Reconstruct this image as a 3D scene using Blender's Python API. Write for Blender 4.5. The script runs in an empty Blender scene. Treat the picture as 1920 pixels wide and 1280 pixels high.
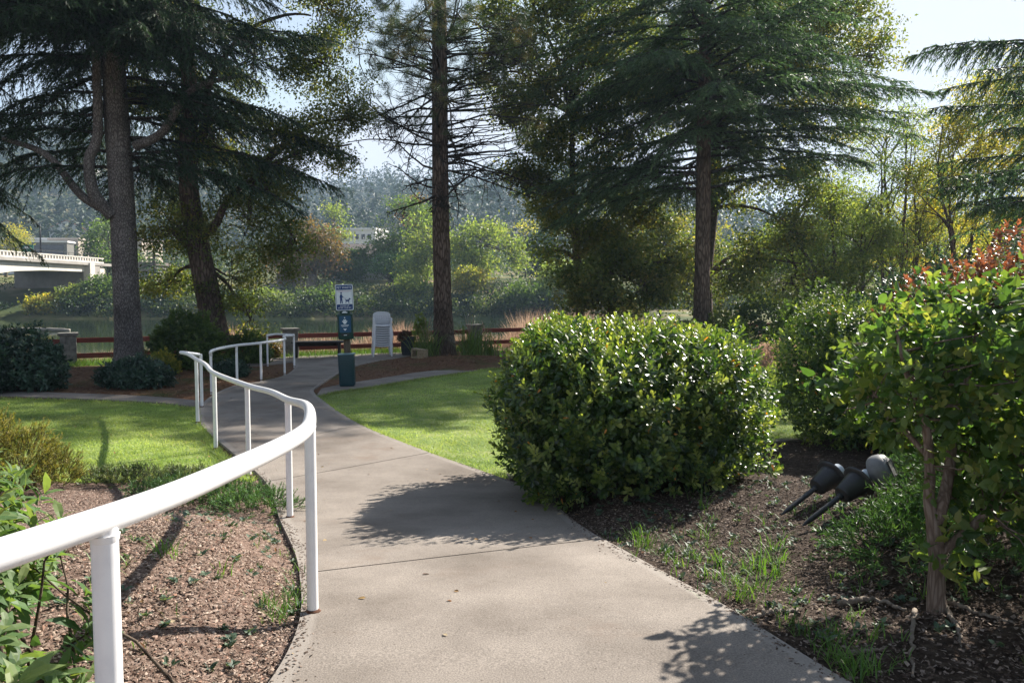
import bpy, math
import numpy as np
from mathutils import Vector, Matrix

rng = np.random.default_rng(11)
SC = bpy.context.scene
COL = SC.collection
R = math.radians

# ------------------------------------------------------------------ camera model
F = 1493.0
PITCH = math.atan(95.0 / F)
CAM = np.array([0.0, 0.0, 1.40])
_fw = np.array([0, math.cos(PITCH), -math.sin(PITCH)])
_up = np.array([0, math.sin(PITCH), math.cos(PITCH)])
_rt = np.array([1.0, 0, 0])


def ray(px, py):
    return _rt * ((px - 960) / F) + _up * ((640 - py) / F) + _fw


def P(px, py, Y):
    """the real place, Y metres ahead, of something seen in that direction"""
    d = ray(px, py)
    return CAM + d * (Y / d[1])


# ------------------------------------------------------------------ terrain
_ky = np.array([-400, -5, 1.4, 3.4, 4.7, 6.1, 7.8, 9.3, 12, 15, 20, 30, 60, 400.])
_kz = np.array([0.05, 0.05, 0.03, -0.01, -0.17, -0.36, -0.45, -0.48, -0.47, -0.45, -0.48, -0.52, -0.8, -1.0])
_ty = np.arange(-10, 70, 0.05)
_tz = np.interp(_ty, _ky, _kz)
_k = np.hanning(25); _k /= _k.sum()
_tz = np.convolve(np.pad(_tz, 12, mode='edge'), _k, mode='valid')
_fy = np.array([-500, 87, 92, 96, 101, 109, 130, 200, 300, 420, 620, 900, 1400.])
_fz = np.array([-3, -2.6, -1.75, -0.7, 0.7, 2.4, 3.3, 6, 17, 38, 77, 74, 50.])


def sstep(a, b, x):
    t = np.clip((x - a) / (b - a), 0, 1)
    return t * t * (3 - 2 * t)


def prof(y):
    return np.interp(y, _ty, _tz)


BUMPS = [(1.25, 6.9, 1.9, 2.0, 0.2), (-2.05, 3.6, 1.3, 2.7, 0.32), (2.9, 5.2, 1.9, 2.6, 0.36), (2.9, 3.2, 1.2, 1.3, 0.06),
         (-1.2, 20.6, 3.1, 2.6, 0.16), (3.5, 8.2, 2.4, 2.0, 0.05), (-6.5, 10.0, 2.6, 3.2, 0.06),
         (-9.5, 17.5, 3.4, 3.0, 0.10)]


EDGE = None


def zg(x, y):
    x = np.asarray(x, float); y = np.asarray(y, float)
    z = prof(y); b = 0
    for cx, cy, rx, ry, a in BUMPS:
        r2 = ((x - cx) / rx) ** 2 + ((y - cy) / ry) ** 2
        b = b + a * np.where(r2 < 1, (1 - np.minimum(r2, 1)) ** 2, 0)
    if EDGE is not None:      # beds and lawns come down level with the path edges
        xl = np.interp(y, EDGE[0], EDGE[1]); xr = np.interp(y, EDGE[0], EDGE[2])
        b = b * np.where(y < 13.5, sstep(.02, .42, np.maximum(xl - x, x - xr)), 1)
    z = z + b
    q = y - (26 + 0.55 * (np.clip(x, -40, 40) + 0.7)) - 60 * sstep(7, 17, x)
    drop = sstep(0.6, 9.5, q)
    near = z * (1 - drop) + (-3.0) * drop
    lump = 1.0 * np.sin(x * 0.021 + 1.3) + 0.6 * np.sin(x * 0.053 + y * 0.011) + 0.5 * np.sin(y * 0.031 + x * 0.012)
    fz = np.interp(y, _fy, _fz)
    far = fz + lump * sstep(95, 130, y) * (0.25 + 9 * sstep(220, 600, y)) \
        + 26 * sstep(-60, -260, x) * sstep(200, 520, y) - 40 * sstep(60, 260, x) * sstep(200, 600, y)
    return np.maximum(near, far)


def G(px, py, lo=0.8, hi=140.0):
    d = ray(px, py)
    a = lo
    s = np.linspace(lo, hi, 4000)
    pts = CAM[None] + d[None] * (s / d[1])[:, None]
    below = pts[:, 2] < zg(pts[:, 0], pts[:, 1])
    i = int(np.argmax(below)) if below.any() else len(s) - 1
    return pts[i]


def on(x, y, dz=0.0):
    return np.array([x, y, float(zg(x, y)) + dz])


# ------------------------------------------------------------------ mesh accumulation
def nrm(v):
    v = np.asarray(v, float)
    return v / np.maximum(np.linalg.norm(v, axis=-1, keepdims=True), 1e-9)


class Geo:
    def __init__(self):
        self.V = []; self.F = {}; self.A = []; self.n = 0

    def add(self, V, faces, rnd=None):
        V = np.asarray(V, float).reshape(-1, 3)
        for f in faces:
            f = np.asarray(f, np.int64)
            if f.size:
                self.F.setdefault(f.shape[1], []).append(f + self.n)
        self.V.append(V)
        if rnd is None:
            rnd = np.full(len(V), 0.5)
        elif np.isscalar(rnd):
            rnd = np.full(len(V), float(rnd))
        self.A.append(np.asarray(rnd, float)); self.n += len(V)
        return self

    def box(self, c, s, rot=None, rnd=None):
        c = np.asarray(c, float); h = np.asarray(s, float) / 2
        v = np.array([[x, y, z] for x in (-1, 1) for y in (-1, 1) for z in (-1, 1)], float) * h
        if rot is not None:
            v = v @ np.asarray(rot, float).T
        return self.add(v + c, [np.array([[0, 1, 3, 2], [4, 6, 7, 5], [0, 4, 5, 1], [2, 3, 7, 6], [0, 2, 6, 4], [1, 5, 7, 3]])], rnd)

    def bbox(self, c, s, b=0.01, rot=None, rnd=None):
        """box with chamfered edges"""
        hx, hy, hz = np.asarray(s, float) / 2
        b = min(b, hx * .9, hy * .9, hz * .9)
        bm = _bm_box(hx, hy, hz, b)
        v, fs = bm
        if rot is not None:
            v = v @ np.asarray(rot, float).T
        return self.add(v + np.asarray(c, float), fs, rnd)

    def tubes(self, Pts, Rad, n=6, cap=True, rnd=None):
        Pts = np.asarray(Pts, float); Rad = np.asarray(Rad, float)
        if Pts.ndim == 2:
            Pts = Pts[None]; Rad = np.broadcast_to(Rad, Pts.shape[1])[None]
        N, k, _ = Pts.shape
        Rad = np.broadcast_to(Rad, (N, k))
        T = np.empty_like(Pts)
        T[:, 1:-1] = Pts[:, 2:] - Pts[:, :-2]; T[:, 0] = Pts[:, 1] - Pts[:, 0]; T[:, -1] = Pts[:, -1] - Pts[:, -2]
        T = nrm(T)
        ax = nrm(Pts[:, -1] - Pts[:, 0])
        ref = np.where(np.abs(ax[:, 2:3]) > 0.8, np.array([[1.0, 0.13, 0]]), np.array([[0, 0, 1.0]]))
        S = nrm(np.cross(T, ref[:, None, :])); U = np.cross(S, T)
        a = np.linspace(0, 2 * np.pi, n, endpoint=False)
        V = Pts[:, :, None] + Rad[:, :, None, None] * (np.cos(a)[None, None, :, None] * S[:, :, None] + np.sin(a)[None, None, :, None] * U[:, :, None])
        base = (np.arange(N) * k * n)[:, None, None]
        i = np.arange(k - 1)[None, :, None] * n; j = np.arange(n)[None, None, :]; j2 = (j + 1) % n
        q = np.stack([base + i + j, base + i + j2, base + i + n + j2, base + i + n + j], -1).reshape(-1, 4)
        fs = [q]
        if cap:
            e0 = (np.arange(N) * k * n)[:, None] + np.arange(n)[None][:, ::-1]
            e1 = (np.arange(N) * k * n + (k - 1) * n)[:, None] + np.arange(n)[None]
            fs += [e0, e1]
        if rnd is not None and not np.isscalar(rnd):
            rnd = np.repeat(np.asarray(rnd), k * n)
        return self.add(V.reshape(-1, 3), fs, rnd)

    def lathe(self, prof_rz, n=24, M=None, rnd=None):
        """prof_rz list of (r,z); M 4x4 placing it"""
        pr = np.asarray(prof_rz, float); k = len(pr)
        a = np.linspace(0, 2 * np.pi, n, endpoint=False)
        V = np.stack([pr[:, 0:1] * np.cos(a), pr[:, 0:1] * np.sin(a), np.repeat(pr[:, 1:2], n, 1)], -1).reshape(-1, 3)
        i = np.arange(k - 1)[:, None] * n; j = np.arange(n)[None]; j2 = (j + 1) % n
        q = np.stack([i + j, i + j2, i + n + j2, i + n + j], -1).reshape(-1, 4)
        fs = [q]
        if pr[0, 0] > 1e-6: fs.append(np.arange(n)[None, ::-1])
        if pr[-1, 0] > 1e-6: fs.append((k - 1) * n + np.arange(n)[None])
        if M is not None:
            M = np.array(M, float); V = V @ M[:3, :3].T + M[:3, 3]
        return self.add(V, fs, rnd)

    def leaves(self, tpl, pos, d, nr, L, W=1.0, rnd=None):
        tv, tf = tpl
        pos = np.asarray(pos, float).reshape(-1, 3); N = len(pos)
        if N == 0: return self
        d = nrm(np.broadcast_to(d, (N, 3))); nr = np.broadcast_to(nr, (N, 3))
        S = np.cross(d, nr); bad = np.linalg.norm(S, axis=1) < 1e-4
        if bad.any():
            S = S.copy(); S[bad] = np.cross(d[bad], np.array([1.0, .3, .2]))
        S = nrm(S); U = np.cross(S, d)
        L = np.broadcast_to(np.asarray(L, float), (N,)); W = np.broadcast_to(np.asarray(W, float), (N,))
        V = pos[:, None] + L[:, None, None] * (tv[None, :, 0:1] * W[:, None, None] * S[:, None] + tv[None, :, 1:2] * d[:, None] + tv[None, :, 2:3] * U[:, None])
        k = len(tv)
        off = (np.arange(N) * k)[:, None, None]
        fs = [(off + f[None]).reshape(-1, f.shape[1]) for f in tf]
        if rnd is None: rnd = rng.random(N)
        return self.add(V.reshape(-1, 3), fs, np.repeat(rnd, k))

    def build(self, name, mat=None, parent=None, smooth=True, angle=None, label=None):
        V = np.concatenate(self.V) if self.V else np.zeros((0, 3))
        if parent is not None and parent.type == 'EMPTY':
            V = V - np.array(parent.matrix_world_np)
        elif parent is not None:
            V = V - np.array(ORIG.get(parent.name, (0, 0, 0)))
        me = bpy.data.meshes.new(name)
        me.vertices.add(len(V)); me.vertices.foreach_set('co', V.astype(np.float32).ravel())
        fl = []; sizes = []
        for k, lst in self.F.items():
            f = np.concatenate(lst); fl.append(f.ravel()); sizes.append(np.full(len(f), k))
        if fl:
            lv = np.concatenate(fl).astype(np.int32); sz = np.concatenate(sizes).astype(np.int32)
            me.loops.add(len(lv)); me.loops.foreach_set('vertex_index', lv)
            me.polygons.add(len(sz))
            st = np.concatenate([[0], np.cumsum(sz)[:-1]]).astype(np.int32)
            me.polygons.foreach_set('loop_start', st)
            try: me.polygons.foreach_set('loop_total', sz)
            except Exception: pass
            me.polygons.foreach_set('use_smooth', np.full(len(sz), bool(smooth)))
        at = me.attributes.new('rnd', 'FLOAT', 'POINT')
        at.data.foreach_set('value', np.concatenate(self.A).astype(np.float32))
        me.update(calc_edges=True)
        if angle is not None:
            try: me.set_sharp_from_angle(angle=R(angle))
            except Exception: pass
        if mat is not None: me.materials.append(mat)
        o = bpy.data.objects.new(name, me); COL.objects.link(o)
        if parent is not None:
            o.parent = parent
            ORIG[o.name] = ORIG.get(parent.name, (0, 0, 0))
        if label: o['label'] = label
        return o


ORIG = {}
_bmc = {}


def _bm_box(hx, hy, hz, b):
    import bmesh
    bm = bmesh.new()
    bmesh.ops.create_cube(bm, size=2)
    for v in bm.verts:
        v.co = Vector((v.co.x * hx, v.co.y * hy, v.co.z * hz))
    bmesh.ops.bevel(bm, geom=list(bm.edges), offset=b, segments=2, profile=0.6, affect='EDGES')
    bm.verts.index_update()
    v = np.array([x.co[:] for x in bm.verts])
    d = {}
    for f in bm.faces:
        d.setdefault(len(f.verts), []).append([x.index for x in f.verts])
    bm.free()
    return v, [np.array(x) for x in d.values()]


class _E: pass


def empty(name, loc, label=None, cat=None, group=None):
    o = bpy.data.objects.new(name, None); COL.objects.link(o)
    o.location = loc; o.empty_display_size = 0.2
    ORIG[o.name] = tuple(float(c) for c in loc)
    tag(o, label, cat, group)
    return o


def tag(o, label=None, cat=None, group=None, kind=None):
    if label: o['label'] = label
    if cat: o['category'] = cat
    if group: o['group'] = group
    if kind: o['kind'] = kind
    return o


# geometry is authored in world coordinates; parts are stored relative to their thing's base
def _build_parented(self, name, mat=None, parent=None, smooth=True, angle=None, label=None):
    if parent is not None:
        off = np.array(ORIG.get(parent.name, (0, 0, 0)))
        self.V = [v - off for v in self.V]
        o = _raw_build(self, name, mat, None, smooth, angle, label)
        o.parent = parent
        ORIG[o.name] = tuple(off)
        return o
    o = _raw_build(self, name, mat, None, smooth, angle, label)
    ORIG[o.name] = (0.0, 0.0, 0.0)
    return o


_raw_build = Geo.build
Geo.build = _build_parented

# leaf templates: x across, y along, z up
LEAF = (np.array([[0, 0, 0], [0, .35, .0], [0, .7, -.02], [0, 1, -.10], [-.26, .3, .07], [-.22, .66, .05], [.26, .3, .07], [.22, .66, .05]]),
        [np.array([[0, 1, 4], [2, 3, 5], [0, 6, 1], [2, 7, 3]]), np.array([[1, 2, 5, 4], [1, 6, 7, 2]])])
LANCE = (np.array([[0, 0, 0], [0, .35, .03], [0, .7, -.0], [0, 1, -.14], [-.13, .3, .06], [-.14, .62, .025], [.13, .3, .06], [.14, .62, .025]]), LEAF[1])
OBO = (np.array([[0, 0, 0], [0, .45, .0], [0, .8, -.03], [0, 1, -.07], [-.16, .4, .03], [-.25, .78, .03], [.16, .4, .03], [.25, .78, .03]]), LEAF[1])
DIA = (np.array([[0, 0, 0], [-.3, .45, .08], [0, 1, -.06], [.3, .45, .08]]), [np.array([[0, 2, 1], [0, 3, 2]])])
BLADE = (np.array([[-.5, 0, 0], [.5, 0, 0], [0, 1, 0]]), [np.array([[0, 1, 2]])])
GRASS = (np.array([[-.5, 0, 0], [.5, 0, 0], [.38, .5, .06], [-.38, .5, .06], [0, 1, .26]]), [np.array([[0, 1, 2, 3]]), np.array([[3, 2, 4]])])
CHIP = (np.array([[-.5, 0, 0], [.4, .05, .08], [.5, .9, 0], [-.35, 1, .1], [0, .5, .16]]), [np.array([[0, 1, 4], [1, 2, 4], [2, 3, 4], [3, 0, 4]])])


def rdir(n, up=0.0):
    v = rng.normal(size=(n, 3)); v = nrm(v); v[:, 2] += up
    return nrm(v)


def in_poly(x, y, poly):
    poly = np.asarray(poly); c = np.zeros(x.shape, bool); n = len(poly)
    j = n - 1
    for i in range(n):
        xi, yi = poly[i][:2]; xj, yj = poly[j][:2]
        cond = ((yi > y) != (yj > y)) & (x < (xj - xi) * (y - yi) / ((yj - yi) + 1e-12) + xi)
        c ^= cond; j = i
    return c


def smooth_curve(pts, n, closed=False):
    """Catmull-Rom through the points"""
    p = np.asarray(pts, float)
    p = np.vstack([2 * p[0] - p[1], p, 2 * p[-1] - p[-2]])
    m = len(p) - 3
    t = np.linspace(0, m - 1e-6, n); i = t.astype(int); u = (t - i)[:, None]
    a, b, c, d = p[i], p[i + 1], p[i + 2], p[i + 3]
    return 0.5 * (2 * b + (c - a) * u + (2 * a - 5 * b + 4 * c - d) * u ** 2 + (3 * b - a - 3 * c + d) * u ** 3)


# ------------------------------------------------------------------ materials
def new_mat(name):
    m = bpy.data.materials.new(name); m.use_nodes = True
    nt = m.node_tree; nt.nodes.clear()
    return m, nt, nt.nodes, nt.links


def nd(N, t, **kw):
    n = N.new(t)
    for k, v in kw.items():
        if k in n.inputs: n.inputs[k].default_value = v
        else: setattr(n, k, v)
    return n


def ramp(N, stops, interp='LINEAR'):
    r = N.new('ShaderNodeValToRGB'); r.color_ramp.interpolation = interp
    el = r.color_ramp.elements
    while len(el) < len(stops): el.new(0.5)
    for e, (p, c) in zip(el, stops):
        e.position = p; e.color = (*c, 1)
    return r


def leaf_mat(name, cols, rough=0.45, trans=0.3, tcol=None, spec=0.4, patch=0.35, pscale=0.8):
    m, nt, N, L = new_mat(name)
    at = nd(N, 'ShaderNodeAttribute', attribute_name='rnd')
    k = len(cols)
    rp = ramp(N, [(i / (k - 1), c) for i, c in enumerate(cols)])
    L.new(at.outputs['Fac'], rp.inputs[0])
    tc = N.new('ShaderNodeTexCoord')
    nz = nd(N, 'ShaderNodeTexNoise', Scale=pscale, Detail=2.0)
    L.new(tc.outputs['Object'], nz.inputs['Vector'])
    mr = nd(N, 'ShaderNodeMapRange'); mr.inputs[1].default_value = .3; mr.inputs[2].default_value = .7
    mr.inputs[3].default_value = 1 - patch; mr.inputs[4].default_value = 1 + patch
    L.new(nz.outputs['Fac'], mr.inputs[0])
    hs = nd(N, 'ShaderNodeHueSaturation'); L.new(rp.outputs[0], hs.inputs['Color']); L.new(mr.outputs[0], hs.inputs['Value'])
    pb = nd(N, 'ShaderNodeBsdfPrincipled', Roughness=rough); pb.inputs['Specular IOR Level'].default_value = spec
    L.new(hs.outputs[0], pb.inputs['Base Color'])
    tr = N.new('ShaderNodeBsdfTranslucent')
    mx = nd(N, 'ShaderNodeMix', data_type='RGBA', blend_type='MULTIPLY'); mx.inputs[0].default_value = 1
    L.new(hs.outputs[0], mx.inputs[6]); mx.inputs[7].default_value = (*(tcol or (2.0, 2.0, .8)), 1)
    L.new(mx.outputs[2], tr.inputs['Color'])
    ms = nd(N, 'ShaderNodeMixShader'); ms.inputs[0].default_value = trans
    L.new(pb.outputs[0], ms.inputs[1]); L.new(tr.outputs[0], ms.inputs[2])
    out = N.new('ShaderNodeOutputMaterial'); L.new(ms.outputs[0], out.inputs[0])
    return m


def rough_mat(name, cols, scale=8.0, detail=6.0, rough=0.85, bump=0.3, bscale=None, stretch=(1, 1, 1), bdist=0.02, spec=0.3, lo=.35, hi=.65, second=None, metallic=0.0):
    """noise-coloured surface with bump; second=(scale, lo, hi, colour) adds blotches of a second colour"""
    m, nt, N, L = new_mat(name)
    tc = N.new('ShaderNodeTexCoord'); mp = N.new('ShaderNodeMapping'); mp.inputs['Scale'].default_value = stretch
    L.new(tc.outputs['Object'], mp.inputs['Vector'])
    nz = nd(N, 'ShaderNodeTexNoise', Scale=scale, Detail=detail, Roughness=.65); L.new(mp.outputs[0], nz.inputs['Vector'])
    k = len(cols)
    rp = ramp(N, [(lo + (hi - lo) * i / (k - 1), c) for i, c in enumerate(cols)])
    L.new(nz.outputs['Fac'], rp.inputs[0])
    col = rp.outputs[0]
    if second:
        s2 = nd(N, 'ShaderNodeTexNoise', Scale=second[0], Detail=5.0, Roughness=.6); L.new(mp.outputs[0], s2.inputs['Vector'])
        r2 = nd(N, 'ShaderNodeMapRange', interpolation_type='SMOOTHSTEP'); r2.inputs[1].default_value = second[1]; r2.inputs[2].default_value = second[2]
        L.new(s2.outputs['Fac'], r2.inputs[0])
        mx = nd(N, 'ShaderNodeMix', data_type='RGBA'); L.new(r2.outputs[0], mx.inputs[0]); L.new(col, mx.inputs[6]); mx.inputs[7].default_value = (*second[3], 1)
        col = mx.outputs[2]
    pb = nd(N, 'ShaderNodeBsdfPrincipled', Roughness=rough, Metallic=metallic); pb.inputs['Specular IOR Level'].default_value = spec
    L.new(col, pb.inputs['Base Color'])
    if bump:
        bz = nd(N, 'ShaderNodeTexNoise', Scale=bscale or scale * 2, Detail=8.0, Roughness=.7); L.new(mp.outputs[0], bz.inputs['Vector'])
        bp = nd(N, 'ShaderNodeBump', Strength=bump, Distance=bdist); L.new(bz.outputs['Fac'], bp.inputs['Height']); L.new(bp.outputs[0], pb.inputs['Normal'])
    out = N.new('ShaderNodeOutputMaterial'); L.new(pb.outputs[0], out.inputs[0])
    return m


def rnd_mat(name, cols, rough=.8, spec=.2, trans=0.0):
    """colour picked by each piece's own random value"""
    m, nt, N, L = new_mat(name)
    at = nd(N, 'ShaderNodeAttribute', attribute_name='rnd'); k = len(cols)
    rp = ramp(N, [(i / (k - 1), c) for i, c in enumerate(cols)]); L.new(at.outputs['Fac'], rp.inputs[0])
    pb = nd(N, 'ShaderNodeBsdfPrincipled', Roughness=rough); pb.inputs['Specular IOR Level'].default_value = spec
    L.new(rp.outputs[0], pb.inputs['Base Color'])
    out = N.new('ShaderNodeOutputMaterial')
    if trans:
        tr = N.new('ShaderNodeBsdfTranslucent'); L.new(rp.outputs[0], tr.inputs[0])
        ms = nd(N, 'ShaderNodeMixShader'); ms.inputs[0].default_value = trans
        L.new(pb.outputs[0], ms.inputs[1]); L.new(tr.outputs[0], ms.inputs[2]); L.new(ms.outputs[0], out.inputs[0])
    else:
        L.new(pb.outputs[0], out.inputs[0])
    return m


def bark_mat(name, c0, c1, c2, scale=14, stretch=(1, 1, .22), bump=.9, bdist=.04, plates=True):
    m, nt, N, L = new_mat(name)
    tc = N.new('ShaderNodeTexCoord'); mp = N.new('ShaderNodeMapping'); mp.inputs['Scale'].default_value = stretch
    L.new(tc.outputs['Object'], mp.inputs['Vector'])
    nz0 = nd(N, 'ShaderNodeTexNoise', Scale=3.0, Detail=3.0); L.new(mp.outputs[0], nz0.inputs['Vector'])
    av = nd(N, 'ShaderNodeVectorMath', operation='MULTIPLY_ADD'); L.new(nz0.outputs['Color'], av.inputs[0]); av.inputs[1].default_value = (.25, .25, .25); L.new(mp.outputs[0], av.inputs[2])
    vo = nd(N, 'ShaderNodeTexVoronoi', feature='DISTANCE_TO_EDGE', Scale=scale); L.new(av.outputs[0], vo.inputs['Vector'])
    nz = nd(N, 'ShaderNodeTexNoise', Scale=scale * 2.2, Detail=8.0, Roughness=.7); L.new(mp.outputs[0], nz.inputs['Vector'])
    nb = nd(N, 'ShaderNodeTexNoise', Scale=1.1, Detail=4.0); L.new(tc.outputs['Object'], nb.inputs['Vector'])
    mr = nd(N, 'ShaderNodeMapRange'); mr.inputs[1].default_value = 0; mr.inputs[2].default_value = .22; L.new(vo.outputs['Distance'], mr.inputs[0])
    ma = nd(N, 'ShaderNodeMath', operation='MULTIPLY_ADD'); L.new(nz.outputs['Fac'], ma.inputs[0]); ma.inputs[1].default_value = .55
    mb = nd(N, 'ShaderNodeMath', operation='MULTIPLY'); L.new(mr.outputs[0], mb.inputs[0]); mb.inputs[1].default_value = .5; L.new(mb.outputs[0], ma.inputs[2])
    rp = ramp(N, [(.2, c0), (.55, c1), (.85, c2)]); L.new(ma.outputs[0], rp.inputs[0])
    mm = nd(N, 'ShaderNodeMapRange'); mm.inputs[1].default_value = .3; mm.inputs[2].default_value = .7; mm.inputs[3].default_value = .65; mm.inputs[4].default_value = 1.35
    L.new(nb.outputs['Fac'], mm.inputs[0])
    hs = N.new('ShaderNodeHueSaturation'); L.new(rp.outputs[0], hs.inputs['Color']); L.new(mm.outputs[0], hs.inputs['Value'])
    pb = nd(N, 'ShaderNodeBsdfPrincipled', Roughness=.9); pb.inputs['Specular IOR Level'].default_value = .2
    L.new(hs.outputs[0], pb.inputs['Base Color'])
    bp = nd(N, 'ShaderNodeBump', Strength=bump, Distance=bdist); L.new(ma.outputs[0], bp.inputs['Height']); L.new(bp.outputs[0], pb.inputs['Normal'])
    out = N.new('ShaderNodeOutputMaterial'); L.new(pb.outputs[0], out.inputs[0])
    return m
# ------------------------------------------------------------------ world, sun, camera
SUN_AZ = R(44)      # from +Y towards +X
SUN_EL = R(35.5)
w = bpy.data.worlds.new("World"); SC.world = w; w.use_nodes = True
wn = w.node_tree.nodes; wl = w.node_tree.links
sky = wn.new('ShaderNodeTexSky'); sky.sky_type = 'NISHITA'; sky.sun_disc = False
sky.sun_elevation = SUN_EL; sky.sun_rotation = SUN_AZ; sky.air_density = 1.0; sky.dust_density = 0.25; sky.ozone_density = 1.2
bg = wn['Background']; bg.inputs['Strength'].default_value = 0.07
hsn = wn.new('ShaderNodeHueSaturation'); hsn.inputs['Saturation'].default_value = .62; wl.new(sky.outputs[0], hsn.inputs['Color']); cap = wn.new('ShaderNodeVectorMath'); cap.operation = 'MINIMUM'; cap.inputs[1].default_value = (4.75, 4.95, 5.45); wl.new(hsn.outputs[0], cap.inputs[0]); wl.new(cap.outputs[0], bg.inputs['Color'])
ld = bpy.data.lights.new('sun', 'SUN'); ld.energy = 5.0; ld.angle = R(0.55); ld.color = (1.0, .93, .83)
lo = bpy.data.objects.new('sun', ld); COL.objects.link(lo)
sv = Vector((math.sin(SUN_AZ) * math.cos(SUN_EL), math.cos(SUN_AZ) * math.cos(SUN_EL), math.sin(SUN_EL)))
lo.rotation_euler = sv.to_track_quat('Z', 'Y').to_euler(); lo.location = (20, 10, 30)
cd = bpy.data.cameras.new('camera'); cd.sensor_width = 36; cd.lens = 28.0; cd.clip_start = 0.05; cd.clip_end = 4000
co = bpy.data.objects.new('camera', cd); COL.objects.link(co); co.location = CAM; co.rotation_euler = (math.pi / 2 - PITCH, 0, 0)
SC.camera = co
SC.view_settings.view_transform = 'Standard'; SC.view_settings.look = 'None'; SC.view_settings.exposure = 1.36; SC.view_settings.gamma = 1
SC.render.engine = 'CYCLES'
SC.cycles.max_bounces = 7; SC.cycles.diffuse_bounces = 3; SC.cycles.glossy_bounces = 2; SC.cycles.transmission_bounces = 4
SC.cycles.transparent_max_bounces = 6; SC.cycles.volume_bounces = 0; SC.cycles.caustics_reflective = False; SC.cycles.caustics_refractive = False
SC.cycles.sample_clamp_indirect = 6.0

# ------------------------------------------------------------------ materials of the site
M = {}
def concrete_mat():
    m, nt, N, L = new_mat('concrete')
    tc = N.new('ShaderNodeTexCoord')
    a = nd(N, 'ShaderNodeTexNoise', Scale=1.3, Detail=5.0, Roughness=.6); b = nd(N, 'ShaderNodeTexNoise', Scale=150.0, Detail=2.0, Roughness=.6)
    c = nd(N, 'ShaderNodeTexNoise', Scale=.9, Detail=8.0, Roughness=.72); v = nd(N, 'ShaderNodeTexVoronoi', Scale=9.0)
    for n in (a, b, c, v): L.new(tc.outputs['Object'], n.inputs['Vector'])
    r1 = ramp(N, [(.3, (.15, .127, .107)), (.5, (.218, .189, .163)), (.7, (.278, .243, .21))]); L.new(a.outputs['Fac'], r1.inputs[0])
    r2 = nd(N, 'ShaderNodeMapRange'); r2.inputs[1].default_value = .25; r2.inputs[2].default_value = .75; r2.inputs[3].default_value = .55; r2.inputs[4].default_value = 1.42
    L.new(b.outputs['Fac'], r2.inputs[0])
    hs = N.new('ShaderNodeHueSaturation'); L.new(r1.outputs[0], hs.inputs['Color']); L.new(r2.outputs[0], hs.inputs['Value'])
    # damp-looking old stains and a rusty tinge
    r3 = nd(N, 'ShaderNodeMapRange', interpolation_type='SMOOTHSTEP'); r3.inputs[1].default_value = .53; r3.inputs[2].default_value = .72; r3.inputs[3].default_value = 0; r3.inputs[4].default_value = .7
    L.new(c.outputs['Fac'], r3.inputs[0])
    mx = nd(N, 'ShaderNodeMix', data_type='RGBA'); L.new(r3.outputs[0], mx.inputs[0]); L.new(hs.outputs[0], mx.inputs[6]); mx.inputs[7].default_value = (.17, .125, .095, 1)
    # sparse dark specks
    r4 = nd(N, 'ShaderNodeMapRange'); r4.inputs[1].default_value = .025; r4.inputs[2].default_value = .05; r4.inputs[3].default_value = .75; r4.inputs[4].default_value = 0
    L.new(v.outputs['Distance'], r4.inputs[0])
    m2 = nd(N, 'ShaderNodeMix', data_type='RGBA'); L.new(r4.outputs[0], m2.inputs[0]); L.new(mx.outputs[2], m2.inputs[6]); m2.inputs[7].default_value = (.05, .035, .025, 1)
    at = nd(N, 'ShaderNodeAttribute', attribute_name='rnd'); ma = nd(N, 'ShaderNodeMath', operation='MULTIPLY'); L.new(at.outputs['Fac'], ma.inputs[0]); ma.inputs[1].default_value = .55
    m3 = nd(N, 'ShaderNodeMix', data_type='RGBA'); L.new(ma.outputs[0], m3.inputs[0]); L.new(m2.outputs[2], m3.inputs[6]); m3.inputs[7].default_value = (.3, .27, .24, 1)
    pb = nd(N, 'ShaderNodeBsdfPrincipled', Roughness=.88); pb.inputs['Specular IOR Level'].default_value = .25
    L.new(m3.outputs[2], pb.inputs['Base Color'])
    bp = nd(N, 'ShaderNodeBump', Strength=.35, Distance=.004); L.new(b.outputs['Fac'], bp.inputs['Height']); L.new(bp.outputs[0], pb.inputs['Normal'])
    out = N.new('ShaderNodeOutputMaterial'); L.new(pb.outputs[0], out.inputs[0])
    return m
M['concrete'] = concrete_mat()
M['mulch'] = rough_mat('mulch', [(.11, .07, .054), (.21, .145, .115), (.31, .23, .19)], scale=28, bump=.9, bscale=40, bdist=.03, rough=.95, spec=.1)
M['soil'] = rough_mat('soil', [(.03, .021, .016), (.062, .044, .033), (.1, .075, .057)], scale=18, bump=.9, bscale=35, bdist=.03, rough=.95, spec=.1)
M['turf'] = rough_mat('turf', [(.12, .18, .05), (.18, .24, .075), (.27, .3, .12)], scale=3, bump=.5, bscale=60, bdist=.02, rough=.9, spec=.1)
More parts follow.
